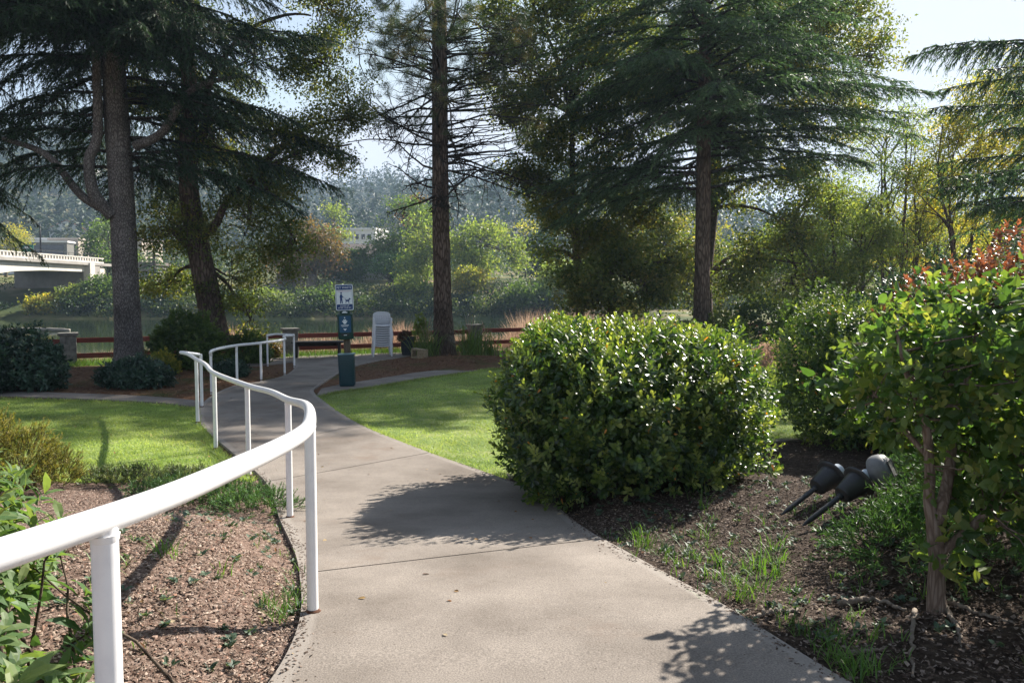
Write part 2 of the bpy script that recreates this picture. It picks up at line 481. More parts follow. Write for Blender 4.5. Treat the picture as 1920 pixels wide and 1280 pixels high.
def ground_mat():
    m, nt, N, L = new_mat('ground')
    tc = N.new('ShaderNodeTexCoord'); geo = N.new('ShaderNodeNewGeometry'); sp = N.new('ShaderNodeSeparateXYZ'); L.new(geo.outputs['Position'], sp.inputs[0])
    a = nd(N, 'ShaderNodeTexNoise', Scale=14.0, Detail=8.0, Roughness=.7); b = nd(N, 'ShaderNodeTexNoise', Scale=.06, Detail=6.0, Roughness=.65); c = nd(N, 'ShaderNodeTexNoise', Scale=.8, Detail=6.0)
    for n in (a, b, c): L.new(tc.outputs['Object'], n.inputs['Vector'])
    litter = ramp(N, [(.3, (.06, .032, .018)), (.5, (.14, .075, .042)), (.7, (.22, .13, .078))]); L.new(a.outputs['Fac'], litter.inputs[0])
    moss = nd(N, 'ShaderNodeMapRange'); moss.inputs[1].default_value = .52; moss.inputs[2].default_value = .66; L.new(c.outputs['Fac'], moss.inputs[0])
    mx0 = nd(N, 'ShaderNodeMix', data_type='RGBA'); L.new(moss.outputs[0], mx0.inputs[0]); L.new(litter.outputs[0], mx0.inputs[6]); mx0.inputs[7].default_value = (.075, .085, .028, 1)
    far = ramp(N, [(.35, (.055, .08, .03)), (.5, (.12, .13, .05)), (.62, (.27, .21, .12)), (.7, (.3, .2, .14))]); L.new(b.outputs['Fac'], far.inputs[0])
    ys = nd(N, 'ShaderNodeMapRange'); ys.inputs[1].default_value = 24; ys.inputs[2].default_value = 60; L.new(sp.outputs['Y'], ys.inputs[0])
    mx = nd(N, 'ShaderNodeMix', data_type='RGBA'); L.new(ys.outputs[0], mx.inputs[0]); L.new(mx0.outputs[2], mx.inputs[6]); L.new(far.outputs[0], mx.inputs[7])
    pb = nd(N, 'ShaderNodeBsdfPrincipled', Roughness=.95); pb.inputs['Specular IOR Level'].default_value = .1; L.new(mx.outputs[2], pb.inputs['Base Color'])
    bp = nd(N, 'ShaderNodeBump', Strength=.8, Distance=.03); L.new(a.outputs['Fac'], bp.inputs['Height']); L.new(bp.outputs[0], pb.inputs['Normal'])
    out = N.new('ShaderNodeOutputMaterial'); L.new(pb.outputs[0], out.inputs[0])
    return m
M['ground'] = ground_mat()
M['white_paint'] = rough_mat('white_paint', [(.74, .74, .75), (.8, .8, .8), (.82, .82, .82)], scale=9, rough=.32, bump=.06, bscale=60, bdist=.002, spec=.5, second=(5, .62, .74, (.60, .575, .53)))
M['rust'] = rough_mat('rust', [(.07, .03, .018), (.17, .08, .045)], scale=60, rough=.9, bump=.4)
M['red_wood'] = rough_mat('red_stained_wood', [(.11, .028, .022), (.17, .042, .032), (.2, .06, .045)], scale=5, stretch=(.3, .3, 4), bump=.3, rough=.75)
M['pillar'] = rough_mat('weathered_concrete', [(.10, .095, .09), (.17, .165, .15), (.22, .21, .19)], scale=9, bump=.5, rough=.95, second=(4, .55, .7, (.08, .09, .05)))
M['teal'] = rough_mat('teal_metal', [(.005, .034, .046), (.008, .044, .058)], scale=6, bump=.04, rough=.42, spec=.5)
M['teal_edge'] = rough_mat('worn_teal_edge', [(.12, .22, .24), (.2, .3, .32)], scale=20, bump=.05, rough=.5)
M['green_box'] = rough_mat('green_box', [(.004, .032, .026), (.006, .042, .034)], scale=6, bump=.04, rough=.45)
M['blue_label'] = rough_mat('blue_label', [(.006, .06, .13), (.008, .07, .15)], scale=5, bump=0, rough=.4)
M['sign_white'] = rough_mat('sign_white', [(.6, .66, .72), (.68, .73, .78)], scale=14, bump=0, rough=.4)
M['sign_blue'] = rough_mat('sign_blue', [(.008, .04, .15), (.012, .05, .18)], scale=9, bump=0, rough=.45)
M['sign_pink'] = rough_mat('sign_red_print', [(.4, .2, .3), (.45, .25, .34)], scale=9, bump=0, rough=.45)
M['post_wood'] = rough_mat('weathered_post_wood', [(.05, .038, .028), (.1, .08, .06), (.14, .115, .09)], scale=10, stretch=(1, 1, .12), bump=.5, rough=.9)
M['plastic_white'] = rough_mat('white_plastic', [(.62, .64, .68), (.7, .71, .74)], scale=6, bump=.03, rough=.45, spec=.4)
M['bench_dark'] = rough_mat('dark_bench_boards', [(.012, .011, .011), (.03, .026, .023)], scale=8, stretch=(.3, 2, 2), bump=.3, rough=.7)
M['pot'] = rough_mat('dark_grey_pot', [(.03, .04, .048), (.055, .065, .075)], scale=8, bump=.15, rough=.7)
M['block'] = rough_mat('tan_concrete_block', [(.2, .16, .1), (.27, .22, .14), (.33, .27, .19)], scale=22, bump=.5, rough=.95)
M['black_plastic'] = rough_mat('black_plastic', [(.02, .021, .023), (.034, .035, .038)], scale=10, bump=.08, rough=.42, spec=.5)
M['grey_plastic'] = rough_mat('faded_grey_plastic', [(.13, .13, .135), (.2, .2, .205)], scale=12, bump=.06, rough=.5, spec=.4)
M['panel'] = rough_mat('solar_cell', [(.05, .05, .055), (.22, .21, .2)], scale=90, bump=0, rough=.3)
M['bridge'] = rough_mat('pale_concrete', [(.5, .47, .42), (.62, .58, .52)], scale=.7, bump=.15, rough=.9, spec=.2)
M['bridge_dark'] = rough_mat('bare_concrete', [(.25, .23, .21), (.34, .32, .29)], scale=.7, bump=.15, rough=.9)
M['iron'] = rough_mat('dark_iron', [(.02, .02, .024), (.04, .04, .045)], scale=6, bump=0, rough=.6)
M['roof_grey'] = rough_mat('grey_shingles', [(.12, .1, .095), (.19, .165, .15)], scale=3, stretch=(1, 1, 6), bump=.3, rough=.95)
M['wall_pale'] = rough_mat('pale_siding', [(.42, .42, .4), (.5, .5, .48)], scale=2, stretch=(.2, .2, 5), bump=.2, rough=.9)
M['wall_white'] = rough_mat('white_render', [(.66, .65, .63), (.74, .73, .71)], scale=1, bump=.1, rough=.9)
M['wall_tan'] = rough_mat('tan_render', [(.42, .36, .3), (.5, .43, .36)], scale=1, bump=.1, rough=.9)
M['roof_red'] = rough_mat('red_roof', [(.3, .1, .07), (.4, .15, .1)], scale=3, bump=.2, rough=.9)
M['roof_white'] = rough_mat('white_roof', [(.7, .69, .67), (.78, .77, .75)], scale=1, bump=.05, rough=.8)
M['window'] = rough_mat('dark_glass', [(.02, .025, .03), (.05, .06, .07)], scale=2, bump=0, rough=.12, spec=.6)
M['road_green'] = rough_mat('green_sign_face', [(.004, .15, .11), (.006, .17, .13)], scale=2, bump=0, rough=.5)
M['driftwood'] = rough_mat('driftwood', [(.2, .18, .15), (.36, .33, .28)], scale=4, stretch=(.3, 3, 3), bump=.5, rough=.9)
M['rock'] = rough_mat('rock', [(.16, .14, .12), (.3, .26, .22)], scale=3, bump=.6, rough=.95)
M['twig'] = rough_mat('dry_twig', [(.14, .11, .085), (.24, .2, .16)], scale=30, bump=.4, rough=.9)

# ------------------------------------------------------------------ path edges (real ground points)
EDGE = (np.array([-5, 20.]), np.array([-60., -60]), np.array([60., 60]))   # flat while the path itself is laid out
ST = [  # left edge, right edge, joint?
    ((-1.6, -1.4), (2.75, -1.2), 1), ((-1.10, 1.2), (1.95, 1.3), 1), (G(517, 1280)[:2], G(1562, 1280)[:2], 0), (G(562, 1085)[:2], G(1130, 1018)[:2], 1),
    (G(527, 985)[:2], G(1000, 925)[:2], 0), (G(498, 908)[:2], G(806, 853)[:2], 1), (G(436, 853)[:2], G(676, 800)[:2], 1),
    (G(378, 800)[:2], G(610, 757)[:2], 1), (G(376, 766)[:2], G(588, 736)[:2], 0), (G(402, 742)[:2], G(598, 726)[:2], 1), (G(445, 724)[:2], G(612, 716)[:2], 0),
    (G(492, 717)[:2], G(628, 706)[:2], 0), (G(536, 705)[:2], G(655, 691)[:2], 1), (G(553, 690)[:2], G(700, 679)[:2], 0), (G(548, 679)[:2], G(765, 669)[:2], 1), (G(548, 668)[:2], G(778, 661)[:2], 1)]
PL = np.array([s[0] for s in ST]); PR = np.array([s[1] for s in ST])
NS = 24
PLs = smooth_curve(np.c_[PL, np.zeros(len(PL))], (len(ST) - 1) * NS + 1)[:, :2]
PRs = smooth_curve(np.c_[PR, np.zeros(len(PR))], (len(ST) - 1) * NS + 1)[:, :2]
PATH_POLY = np.vstack([PLs, PRs[::-1]])
_ey = np.arange(-1, 13.6, .1)
EDGE = (_ey, np.interp(_ey, PLs[:, 1], PLs[:, 0]), np.interp(_ey, PRs[:, 1], PRs[:, 0]))


def slab(g, Lc, Rc, nu=10, th=0.12, top=0.03):
    """a cast slab between two edge lines that follows the fall of the ground"""
    Lc = np.asarray(Lc); Rc = np.asarray(Rc); n = len(Lc)
    u = np.concatenate([[0, .03, .042], np.linspace(.1, .9, nu - 5), [.958, .97, 1]]) if nu > 8 else np.linspace(0, 1, nu + 1)
    xy = Lc[:, None] * (1 - u)[None, :, None] + Rc[:, None] * u[None, :, None]
    z = prof(xy[..., 1]) + top
    edge = np.minimum(u, 1 - u)
    T = np.concatenate([xy, z[..., None]], -1)
    B = T.copy(); B[..., 2] -= th
    k = nu + 1
    V = np.concatenate([T.reshape(-1, 3), B.reshape(-1, 3)]); o = n * k
    i = np.arange(n - 1)[:, None] * k; j = np.arange(nu)[None]
    q = np.stack([i + j, i + j + 1, i + k + j + 1, i + k + j], -1).reshape(-1, 4)
    ii = np.arange(n - 1) * k
    s1 = np.stack([ii, ii + k, ii + k + o, ii + o], -1); s2 = np.stack([ii + nu, ii + nu + o, ii + k + nu + o, ii + k + nu], -1)
    jj = np.arange(nu); e = (n - 1) * k
    s3 = np.stack([jj, jj + o, jj + 1 + o, jj + 1], -1); s4 = np.stack([e + jj, e + jj + 1, e + jj + 1 + o, e + jj + o], -1)
    er = np.tile(np.where((u < .035) | (u > .965), 1.0, 0.0), n) if nu > 8 else np.zeros(n * k)
    g.add(V, [q, s1, s2, s3, s4], np.concatenate([er, er]))


g = Geo()
js = [i for i, s in enumerate(ST) if s[2]]
for a, b in zip(js[:-1], js[1:]):
    Lc = PLs[a * NS:b * NS + 1].copy(); Rc = PRs[a * NS:b * NS + 1].copy()
    for C_ in (Lc, Rc):   # leave the joint open
        C_[0] += nrm(C_[1] - C_[0]) * .009; C_[-1] -= nrm(C_[-1] - C_[-2]) * .009
    slab(g, Lc, Rc, 12)
# terrace to the left behind the second rail, and the two branch paths
def gp(*pp): return np.array([G(*p)[:2] for p in pp])
def strip(near, far, n=40, **k):
    a = smooth_curve(np.c_[near, np.zeros(len(near))], n)[:, :2]; b = smooth_curve(np.c_[far, np.zeros(len(far))], n)[:, :2]
    slab(g, a, b, 4, **k)
TERR = (gp((405, 692), (470, 688), (549, 680)), gp((400, 672), (470, 670), (548, 669)))
strip(*TERR, top=.026)
BR_R = (gp((594, 743), (640, 733), (700, 725), (800, 708), (915, 691), (1010, 684), (1150, 676)), gp((603, 730), (645, 721), (700, 713), (800, 697), (915, 681), (1010, 675), (1150, 668)))
BR_L = (gp((-500, 742), (-250, 741), (0, 744), (200, 751), (300, 757), (371, 765)), gp((-500, 733), (-250, 732), (0, 735), (200, 741), (300, 746), (380, 754)))
strip(*BR_R, n=80, top=.02); strip(*BR_L, n=80, top=.02)
path = g.build('path', M['concrete'], smooth=False); tag(path, kind='structure')

LAWN_L = gp((-520, 748), (-250, 747), (0, 749), (200, 755), (300, 761), (364, 768), (376, 800), (404, 843), (440, 878), (470, 903), (380, 893), (300, 903), (200, 905), (110, 902), (0, 908), (-300, 930), (-500, 940))
LAWN_R = gp((597, 746), (640, 736), (700, 728), (800, 711), (915, 694), (1010, 687), (1150, 679), (1500, 690), (1780, 740), (1900, 800), (1620, 817), (1440, 830), (1000, 892), (900, 891), (800, 850), (700, 809), (640, 779))
# little concrete edging strip between lawn and bed on the right
g = Geo()
slab(g, gp((955, 899), (1000, 893), (1200, 864), (1440, 832), (1620, 819), (1900, 803)), gp((950, 894), (995, 888), (1200, 859.5), (1440, 828), (1620, 815.5), (1900, 800)), 2, top=.035)
tag(g.build('lawn_edging', M['concrete'], smooth=False), kind='structure')

# ------------------------------------------------------------------ ground sheet, one tensor grid cut into regions
xs = np.concatenate([[-900, -600, -400, -300], np.arange(-240, -60, 12), np.arange(-60, -16, 2.0), np.arange(-16, 12, .085), np.arange(12, 60, 2.0), np.arange(60, 241, 12), [300, 400, 600, 900]])
ys = np.concatenate([[-60, -30, -12], np.arange(-4, 9, .085), np.arange(9, 34, .16), np.arange(34, 86, 4.0), np.arange(86, 135, 1.5), np.arange(135, 700, 9), [720, 800, 900, 1100, 1400]])
X, Y = np.meshgrid(xs, ys, indexing='ij')
Z = zg(X, Y)
fine = (X > -16) & (X < 12) & (Y < 33) & (Y > -4)
Z = Z + np.where(fine, 0.006 * np.sin(X * 9.1 + 2 * np.sin(Y * 5.3)) * np.sin(Y * 7.7 + X * 2), 0)
Vg = np.stack([X, Y, Z], -1).reshape(-1, 3)
nx, ny = len(xs), len(ys)
ii, jj = np.meshgrid(np.arange(nx - 1), np.arange(ny - 1), indexing='ij')
q = np.stack([ii * ny + jj, (ii + 1) * ny + jj, (ii + 1) * ny + jj + 1, ii * ny + jj + 1], -1).reshape(-1, 4)
cx = Vg[q].mean(1)
lawn_m = in_poly(cx[:, 0], cx[:, 1], LAWN_L) | in_poly(cx[:, 0], cx[:, 1], LAWN_R)
edge_y = np.interp(cx[:, 0], [-12, 12], [9.0, 9.0])
bedl = (~lawn_m) & (cx[:, 1] < 8.2) & (cx[:, 1] > -4) & (cx[:, 0] > -16) & (cx[:, 0] < 0.0)
bedr = (~lawn_m) & (cx[:, 1] < 11.2) & (cx[:, 1] > -4) & (cx[:, 0] < 12) & (cx[:, 0] >= 0.0)
hill_m = cx[:, 1] > 210
rest = ~(lawn_m | bedl | bedr | hill_m)


def sub(name, mask, mat):
    qs = q[mask]; u, inv = np.unique(qs, return_inverse=True)
    gg = Geo(); gg.add(Vg[u], [inv.reshape(-1, 4)])
    return tag(gg.build(name, mat), kind='structure')


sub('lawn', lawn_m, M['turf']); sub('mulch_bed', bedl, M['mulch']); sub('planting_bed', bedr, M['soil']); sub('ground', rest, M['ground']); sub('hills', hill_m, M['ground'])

# river
m, nt, N, L = new_mat('river_water')
pb = nd(N, 'ShaderNodeBsdfPrincipled', Roughness=.06); pb.inputs['Base Color'].default_value = (.02, .032, .016, 1); pb.inputs['Specular IOR Level'].default_value = .5; pb.inputs['IOR'].default_value = 1.33
tc = N.new('ShaderNodeTexCoord'); mp = N.new('ShaderNodeMapping'); mp.inputs['Scale'].default_value = (.5, 1.6, 1); L.new(tc.outputs['Object'], mp.inputs['Vector'])
nz = nd(N, 'ShaderNodeTexNoise', Scale=1.6, Detail=4.0, Roughness=.5); L.new(mp.outputs[0], nz.inputs['Vector'])
bp = nd(N, 'ShaderNodeBump', Strength=.1, Distance=.04); L.new(nz.outputs['Fac'], bp.inputs['Height']); L.new(bp.outputs[0], pb.inputs['Normal'])
out = N.new('ShaderNodeOutputMaterial'); L.new(pb.outputs[0], out.inputs[0])
g = Geo(); g.add([[-500, 14, -1.85], [40, 14, -1.85], [40, 99, -1.85], [-500, 99, -1.85]], [np.array([[0, 1, 2, 3]])])
tag(g.build('river', m, smooth=False), kind='structure')
# ------------------------------------------------------------------ handrails
def handrail(name, curve, posts, rr, pr, label, end_down=()):
    """curve: rail centre points; posts: list of (x, y, rail height z)"""
    b = posts[len(posts) // 2]
    t = empty(name, on(b[0], b[1]), label, 'handrail')
    g = Geo(); g.tubes(curve, np.full(len(curve), rr), 18); g.build('rail', M['white_paint'], t, angle=50)
    for x, y, zt in posts:
        zb = float(prof(y)) + .028
        g = Geo(); n = 7
        pts = np.stack([np.full(n, x), np.full(n, y), np.linspace(zb - .05, zt, n)], -1)
        g.tubes(pts, np.full(n, pr), 18)
        g.lathe([(pr, -.04), (pr + .0015, -.036), (pr + .002, -.031), (pr + .003, -.026)], 18, Matrix.Translation((x, y, zt)))
        p = g.build('post', M['white_paint'], t, angle=50)
        g = Geo(); a = rng.uniform(0, 6, 3)
        g.lathe([(pr + .001, 0), (pr + .012, .0), (pr + .006, .007), (pr + .0015, .014)], 18, Matrix.Translation((x, y, zb)))
        g.build('rust_ring', M['rust'], p)
    return t


H = .92
b2 = G(587, 1163); b3 = G(544, 977); b4 = G(467, 897); b5 = G(405, 846); b6 = G(371, 796); b7 = G(379, 766)
top = lambda b, h=H: (b[0], b[1], float(prof(b[1])) + h)
ctrl = np.array([(-1.35, .15, 1.0), (-.98, .75, .995), (-.75, 1.44, .98), (-.70, 1.95, .957), (-.705, 2.6, .922), (b2[0], b2[1], .85),
                 (-1.20, 4.6, .735), top(b3), (-2.12, 6.95, float(prof(6.95)) + H), top(b4), top(b5), (-3.98, 10.3, float(prof(10.3)) + H), top(b6),
                 (b6[0] - .42, b6[1] + .75, float(prof(12)) + H + .005), (b7[0] - .16, b7[1] - .35, float(prof(12.5)) + H), (b7[0] - .02, b7[1] - .02, float(prof(12.6)) + H - .06)])
cur = smooth_curve(ctrl, 220)
handrail('handrail', cur, [(-.75, 1.44, .98), (b2[0], b2[1], .85), top(b3), top(b4), top(b5), top(b6), (b7[0], b7[1], float(prof(b7[1])) + H - .05)], .0268, .0240,
         'white tubular handrail sweeping from the near left corner down along the concrete path')
H2 = .79
c = [G(397, 739), G(445, 723), G(490, 715), G(534, 703), G(552, 689), G(502, 686)]
tp = lambda b: np.array([b[0], b[1], float(prof(b[1])) + H2])
ctrl = np.array([tp(c[0]) - [0, 0, .1], tp(c[0]) + [.02, .06, -.005], tp(c[1]), tp(c[2]), tp(c[3]), tp(c[4]) + [-.12, -.45, 0], tp(c[4]), tp(c[4]) + [-.2, .25, 0], tp(c[5]) + [.2, .1, 0], tp(c[5]) - [.02, 0, .03]])
handrail('handrail', smooth_curve(ctrl, 140), [(b[0], b[1], tp(b)[2] - .015) for b in c], .027, .024, 'farther white handrail curving round the terrace edge near the bench, in the shade')

# ------------------------------------------------------------------ red fence with concrete pillars
def fy(x): return 26 + .55 * (x + .7)
fpx = [-22.5, -17.0, -11.27, -7.32, -6.38, -1.2, 6.3, 12.2]
t = empty('wooden_fence', on(-6.4, fy(-6.4)), 'red brown two rail wooden fence with stout concrete pillars along the river bank', 'fence')
fa = math.atan(.55); RF = np.array(Matrix.Rotation(fa, 3, 'Z'))
for x in fpx:
    y = fy(x); z = float(zg(x, y))
    g = Geo(); g.bbox((x, y, z + .34), (.37, .37, .82), .02, RF); p = g.build('pillar', M['pillar'], t, angle=40)
    g = Geo(); g.bbox((x, y, z + .785), (.46, .46, .07), .015, RF); g.build('cap', M['pillar'], p, angle=40)
for a, b in zip(fpx[:-1], fpx[1:]):
    for h in (.24, .60):
        p0 = np.array([a, fy(a), float(zg(a, fy(a))) + h + rng.uniform(-.02, .02)]); p1 = np.array([b, fy(b), float(zg(b, fy(b))) + h + rng.uniform(-.02, .02)])
        d = p1 - p0; Ln = np.linalg.norm(d)
        rot = np.stack([d / Ln, np.cross([0, 0, 1], d / Ln) / np.linalg.norm(np.cross([0, 0, 1], d / Ln)), np.cross(d / Ln, nrm(np.cross([0, 0, 1], d / Ln)))], 1)
        g = Geo(); g.bbox((p0 + p1) / 2, (Ln - .36, .05, .13), .008, rot); g.build('rail', M['red_wood'], t, angle=40)

# ------------------------------------------------------------------ text and flat marks
def text_geo(s, size, loc, rot3, depth=.0015, align='CENTER', sx=1.0):
    cu = bpy.data.curves.new('lettering', 'FONT'); cu.body = s; cu.size = size; cu.extrude = depth; cu.align_x = align; cu.align_y = 'CENTER'
    ob = bpy.data.objects.new('lettering', cu); COL.objects.link(ob)
    dg = bpy.context.evaluated_depsgraph_get(); me = bpy.data.meshes.new_from_object(ob.evaluated_get(dg))
    v = np.array([x.co[:] for x in me.vertices]); d = {}
    for f in me.polygons: d.setdefault(len(f.vertices), []).append(list(f.vertices))
    bpy.data.objects.remove(ob); bpy.data.curves.remove(cu); bpy.data.meshes.remove(me)
    v[:, 0] *= sx
    return v @ np.asarray(rot3).T + np.asarray(loc), [np.array(x) for x in d.values()]


def plate(g, poly, y0, y1, T):
    """a flat shape (x,z) extruded from y0 to y1, placed by T"""
    p = np.asarray(poly, float); n = len(p)
    a = np.c_[p[:, 0], np.full(n, y0), p[:, 1]]; b = np.c_[p[:, 0], np.full(n, y1), p[:, 1]]
    V = np.vstack([a, b]) @ np.asarray(T[0]).T + T[1]
    i = np.arange(n); j = (i + 1) % n
    g.add(V, [np.arange(n)[None], (n + np.arange(n)[::-1])[None], np.stack([i, i + n, j + n, j], -1)])


def rrect(x0, z0, x1, z1, r, n=6):
    o = []
    for cx, cz, a0 in ((x1 - r, z1 - r, 0), (x0 + r, z1 - r, 90), (x0 + r, z0 + r, 180), (x1 - r, z0 + r, 270)):
        for k in range(n + 1):
            a = R(a0 + 90 * k / n); o.append((cx + r * math.cos(a), cz + r * math.sin(a)))
    return np.array(o)


# ------------------------------------------------------------------ pet waste station
pb_ = G(654, 724); ps = np.array([pb_[0], pb_[1], float(zg(pb_[0], pb_[1]))])
t = empty('pet_waste_station', ps, 'green pet waste post with blue and white sign, dispenser and bin', 'waste station')
tilt = np.array(Matrix.Rotation(R(-2.0), 3, 'Y')) @ np.array(Matrix.Rotation(R(4), 3, 'Z'))
T = (tilt, ps)
def TP(v): return np.asarray(v, float) @ tilt.T + ps
g = Geo(); g.bbox(TP((0, .05, .85)), (.12, .1, 1.9), .008, tilt); g.build('post', M['post_wood'], t, angle=40)
# bin
g = Geo()
sec = rrect(-.147, -.13, .147, .09, .05, 5)
prof_b = [(.03, .93), (.06, 1.0), (.6, 1.04), (.63, 1.04)]
k = len(sec); V = []; Fq = []
for z, s in prof_b: V += [TP((x * s, y * s - .13, z)) for x, y in sec]
for a in range(len(prof_b) - 1):
    for i in range(k): Fq.append([a * k + i, a * k + (i + 1) % k, (a + 1) * k + (i + 1) % k, (a + 1) * k + i])
g.add(V, [np.array(Fq), np.arange(k)[None, ::-1], (np.arange(k) + (len(prof_b) - 1) * k)[None]])
bn = g.build('bin', M['teal'], t, angle=40)
g = Geo(); sl = sec * 1.12
plate(g, sl, 0, .018, (tilt @ np.array(Matrix.Rotation(R(90), 3, 'X')), TP((0, -.13, .63))))
V = g.V[-1]; g.build('lid', M['teal_edge'], bn, angle=40)
# dispenser
g = Geo(); g.bbox(TP((0, -.055, 1.165)), (.29, .12, .50), .03, tilt)
g.bbox(TP((0, -.05, 1.435)), (.2, .10, .08), .035, tilt)
ds = g.build('dispenser', M['green_box'], t, angle=40)
g = Geo(); plate(g, rrect(-.105, 1.05, .115, 1.37, .02), -.121, -.1165, T); lab = g.build('label_plate', M['blue_label'], ds, smooth=False)
g = Geo(); plate(g, rrect(-.075, .99, .075, 1.03, .015), -.122, -.1165, T); g.build('bag_slot', M['iron'], ds, smooth=False)
g = Geo()
def disc(g, x, z, r, y0=-.124, y1=-.1215, n=14, rz=1.0):
    a = np.linspace(0, 2 * np.pi, n, endpoint=False); plate(g, np.c_[x + r * np.cos(a), z + r * rz * np.sin(a)], y0, y1, T)
disc(g, 0, 1.245, .032); disc(g, -.036, 1.265, .013); disc(g, -.014, 1.29, .014); disc(g, .014, 1.29, .014); disc(g, .036, 1.265, .013); g.build('paw_print', M['sign_white'], ds, smooth=False)
g = Geo(); disc(g, 0, 1.335, .012); g.build('lock', M['sign_white'], ds, smooth=False)
g = Geo()
plate(g, rrect(-.075, 1.185, .075, 1.197, .004), -.124, -.1215, T); plate(g, rrect(-.06, 1.165, .06, 1.174, .003), -.124, -.1215, T)
g.build('printed_lines', M['sign_white'], ds, smooth=False); g = Geo()
plate(g, np.array([(-.035, 1.125), (0, 1.085), (.035, 1.125)])[::-1], -.124, -.1215, T); g.build('arrow', M['sign_white'], ds, smooth=False); g = Geo(); plate(g, rrect(-.03, .995, .03, 1.006, .004), -.126, -.1225, T)
g.build('slot_lip', M['sign_white'], ds, smooth=False); g = Geo(); plate(g, rrect(-.05, 1.425, .055, 1.445, .008), -.104, -.0995, T); plate(g, rrect(-.03, 1.44, .03, 1.462, .008), -.104, -.0995, T)
g.build('printed_mark', M['sign_white'], ds, smooth=False)
# sign
z0, z1 = 1.475, 1.975
g = Geo(); plate(g, rrect(-.168, z0, .168, z1, .03), -.022, -.008, T); sg = g.build('sign', M['sign_white'], t, smooth=False)
g = Geo()
o = rrect(-.155, z0 + .013, .155, z1 - .013, .022); i_ = rrect(-.149, z0 + .019, .149, z1 - .019, .018)
n = len(o); V = np.vstack([np.c_[o[:, 0], np.full(n, -.0235), o[:, 1]], np.c_[i_[:, 0], np.full(n, -.0235), i_[:, 1]]]) @ tilt.T + ps
k = np.arange(n); g.add(V, [np.stack([k, (k + 1) % n, n + (k + 1) % n, n + k], -1)])
plate(g, rrect(-.1485, z1 - .105, .1485, z1 - .0195, .017), -.0245, -.0225, T); plate(g, rrect(-.1485, z0 + .0195, .1485, z0 + .118, .017), -.0245, -.0225, T)
# walker and dog
man = np.array([(-.085, .155), (-.068, .155), (-.062, .225), (-.05, .155), (-.033, .155), (-.042, .255), (-.04, .275), (-.018, .262), (-.012, .27), (-.036, .3), (-.044, .325), (-.06, .335), (-.08, .322), (-.088, .285), (-.082, .25)]) + [0, z0 - .02]
plate(g, man, -.0245, -.0225, T); disc(g, -.058, z0 + .335, .017, -.0245, -.0225)
dog = np.array([(.02, .155), (.03, .155), (.034, .19), (.072, .19), (.078, .155), (.088, .155), (.088, .2), (.1, .225), (.118, .232), (.118, .243), (.1, .252), (.092, .262), (.086, .248), (.076, .225), (.032, .225), (.012, .245), (.006, .24), (.022, .215)]) + [0, z0 - .02]
plate(g, dog, -.0245, -.0225, T)
plate(g, np.array([(-.014, .266), (.084, .236), (.084, .239), (-.014, .270)]) + [0, z0 - .02], -.0245, -.0225, T)
g.build('blue_print', M['sign_blue'], sg, smooth=False)
RT = tilt @ np.array(Matrix.Rotation(R(90), 3, 'X'))
g = Geo()
for s, size, z, sx in (('PET WASTE', .062, z1 - .062, .88), ('CLEAN UP', .042, z0 + .088, .9), ('AFTER YOUR PET', .042, z0 + .048, .78)):
    g = Geo(); g.add(*text_geo(s, size, TP((0, -.0255, z)), RT, sx=sx)); g.build('lettering', M['sign_white'], sg, smooth=False)
g = Geo()
g.add(*text_geo('TRANSMITS DISEASE', .032, TP((0, -.0235, z1 - .132)), RT, sx=.9))
g.build('lettering', M['sign_pink'], sg, smooth=False)

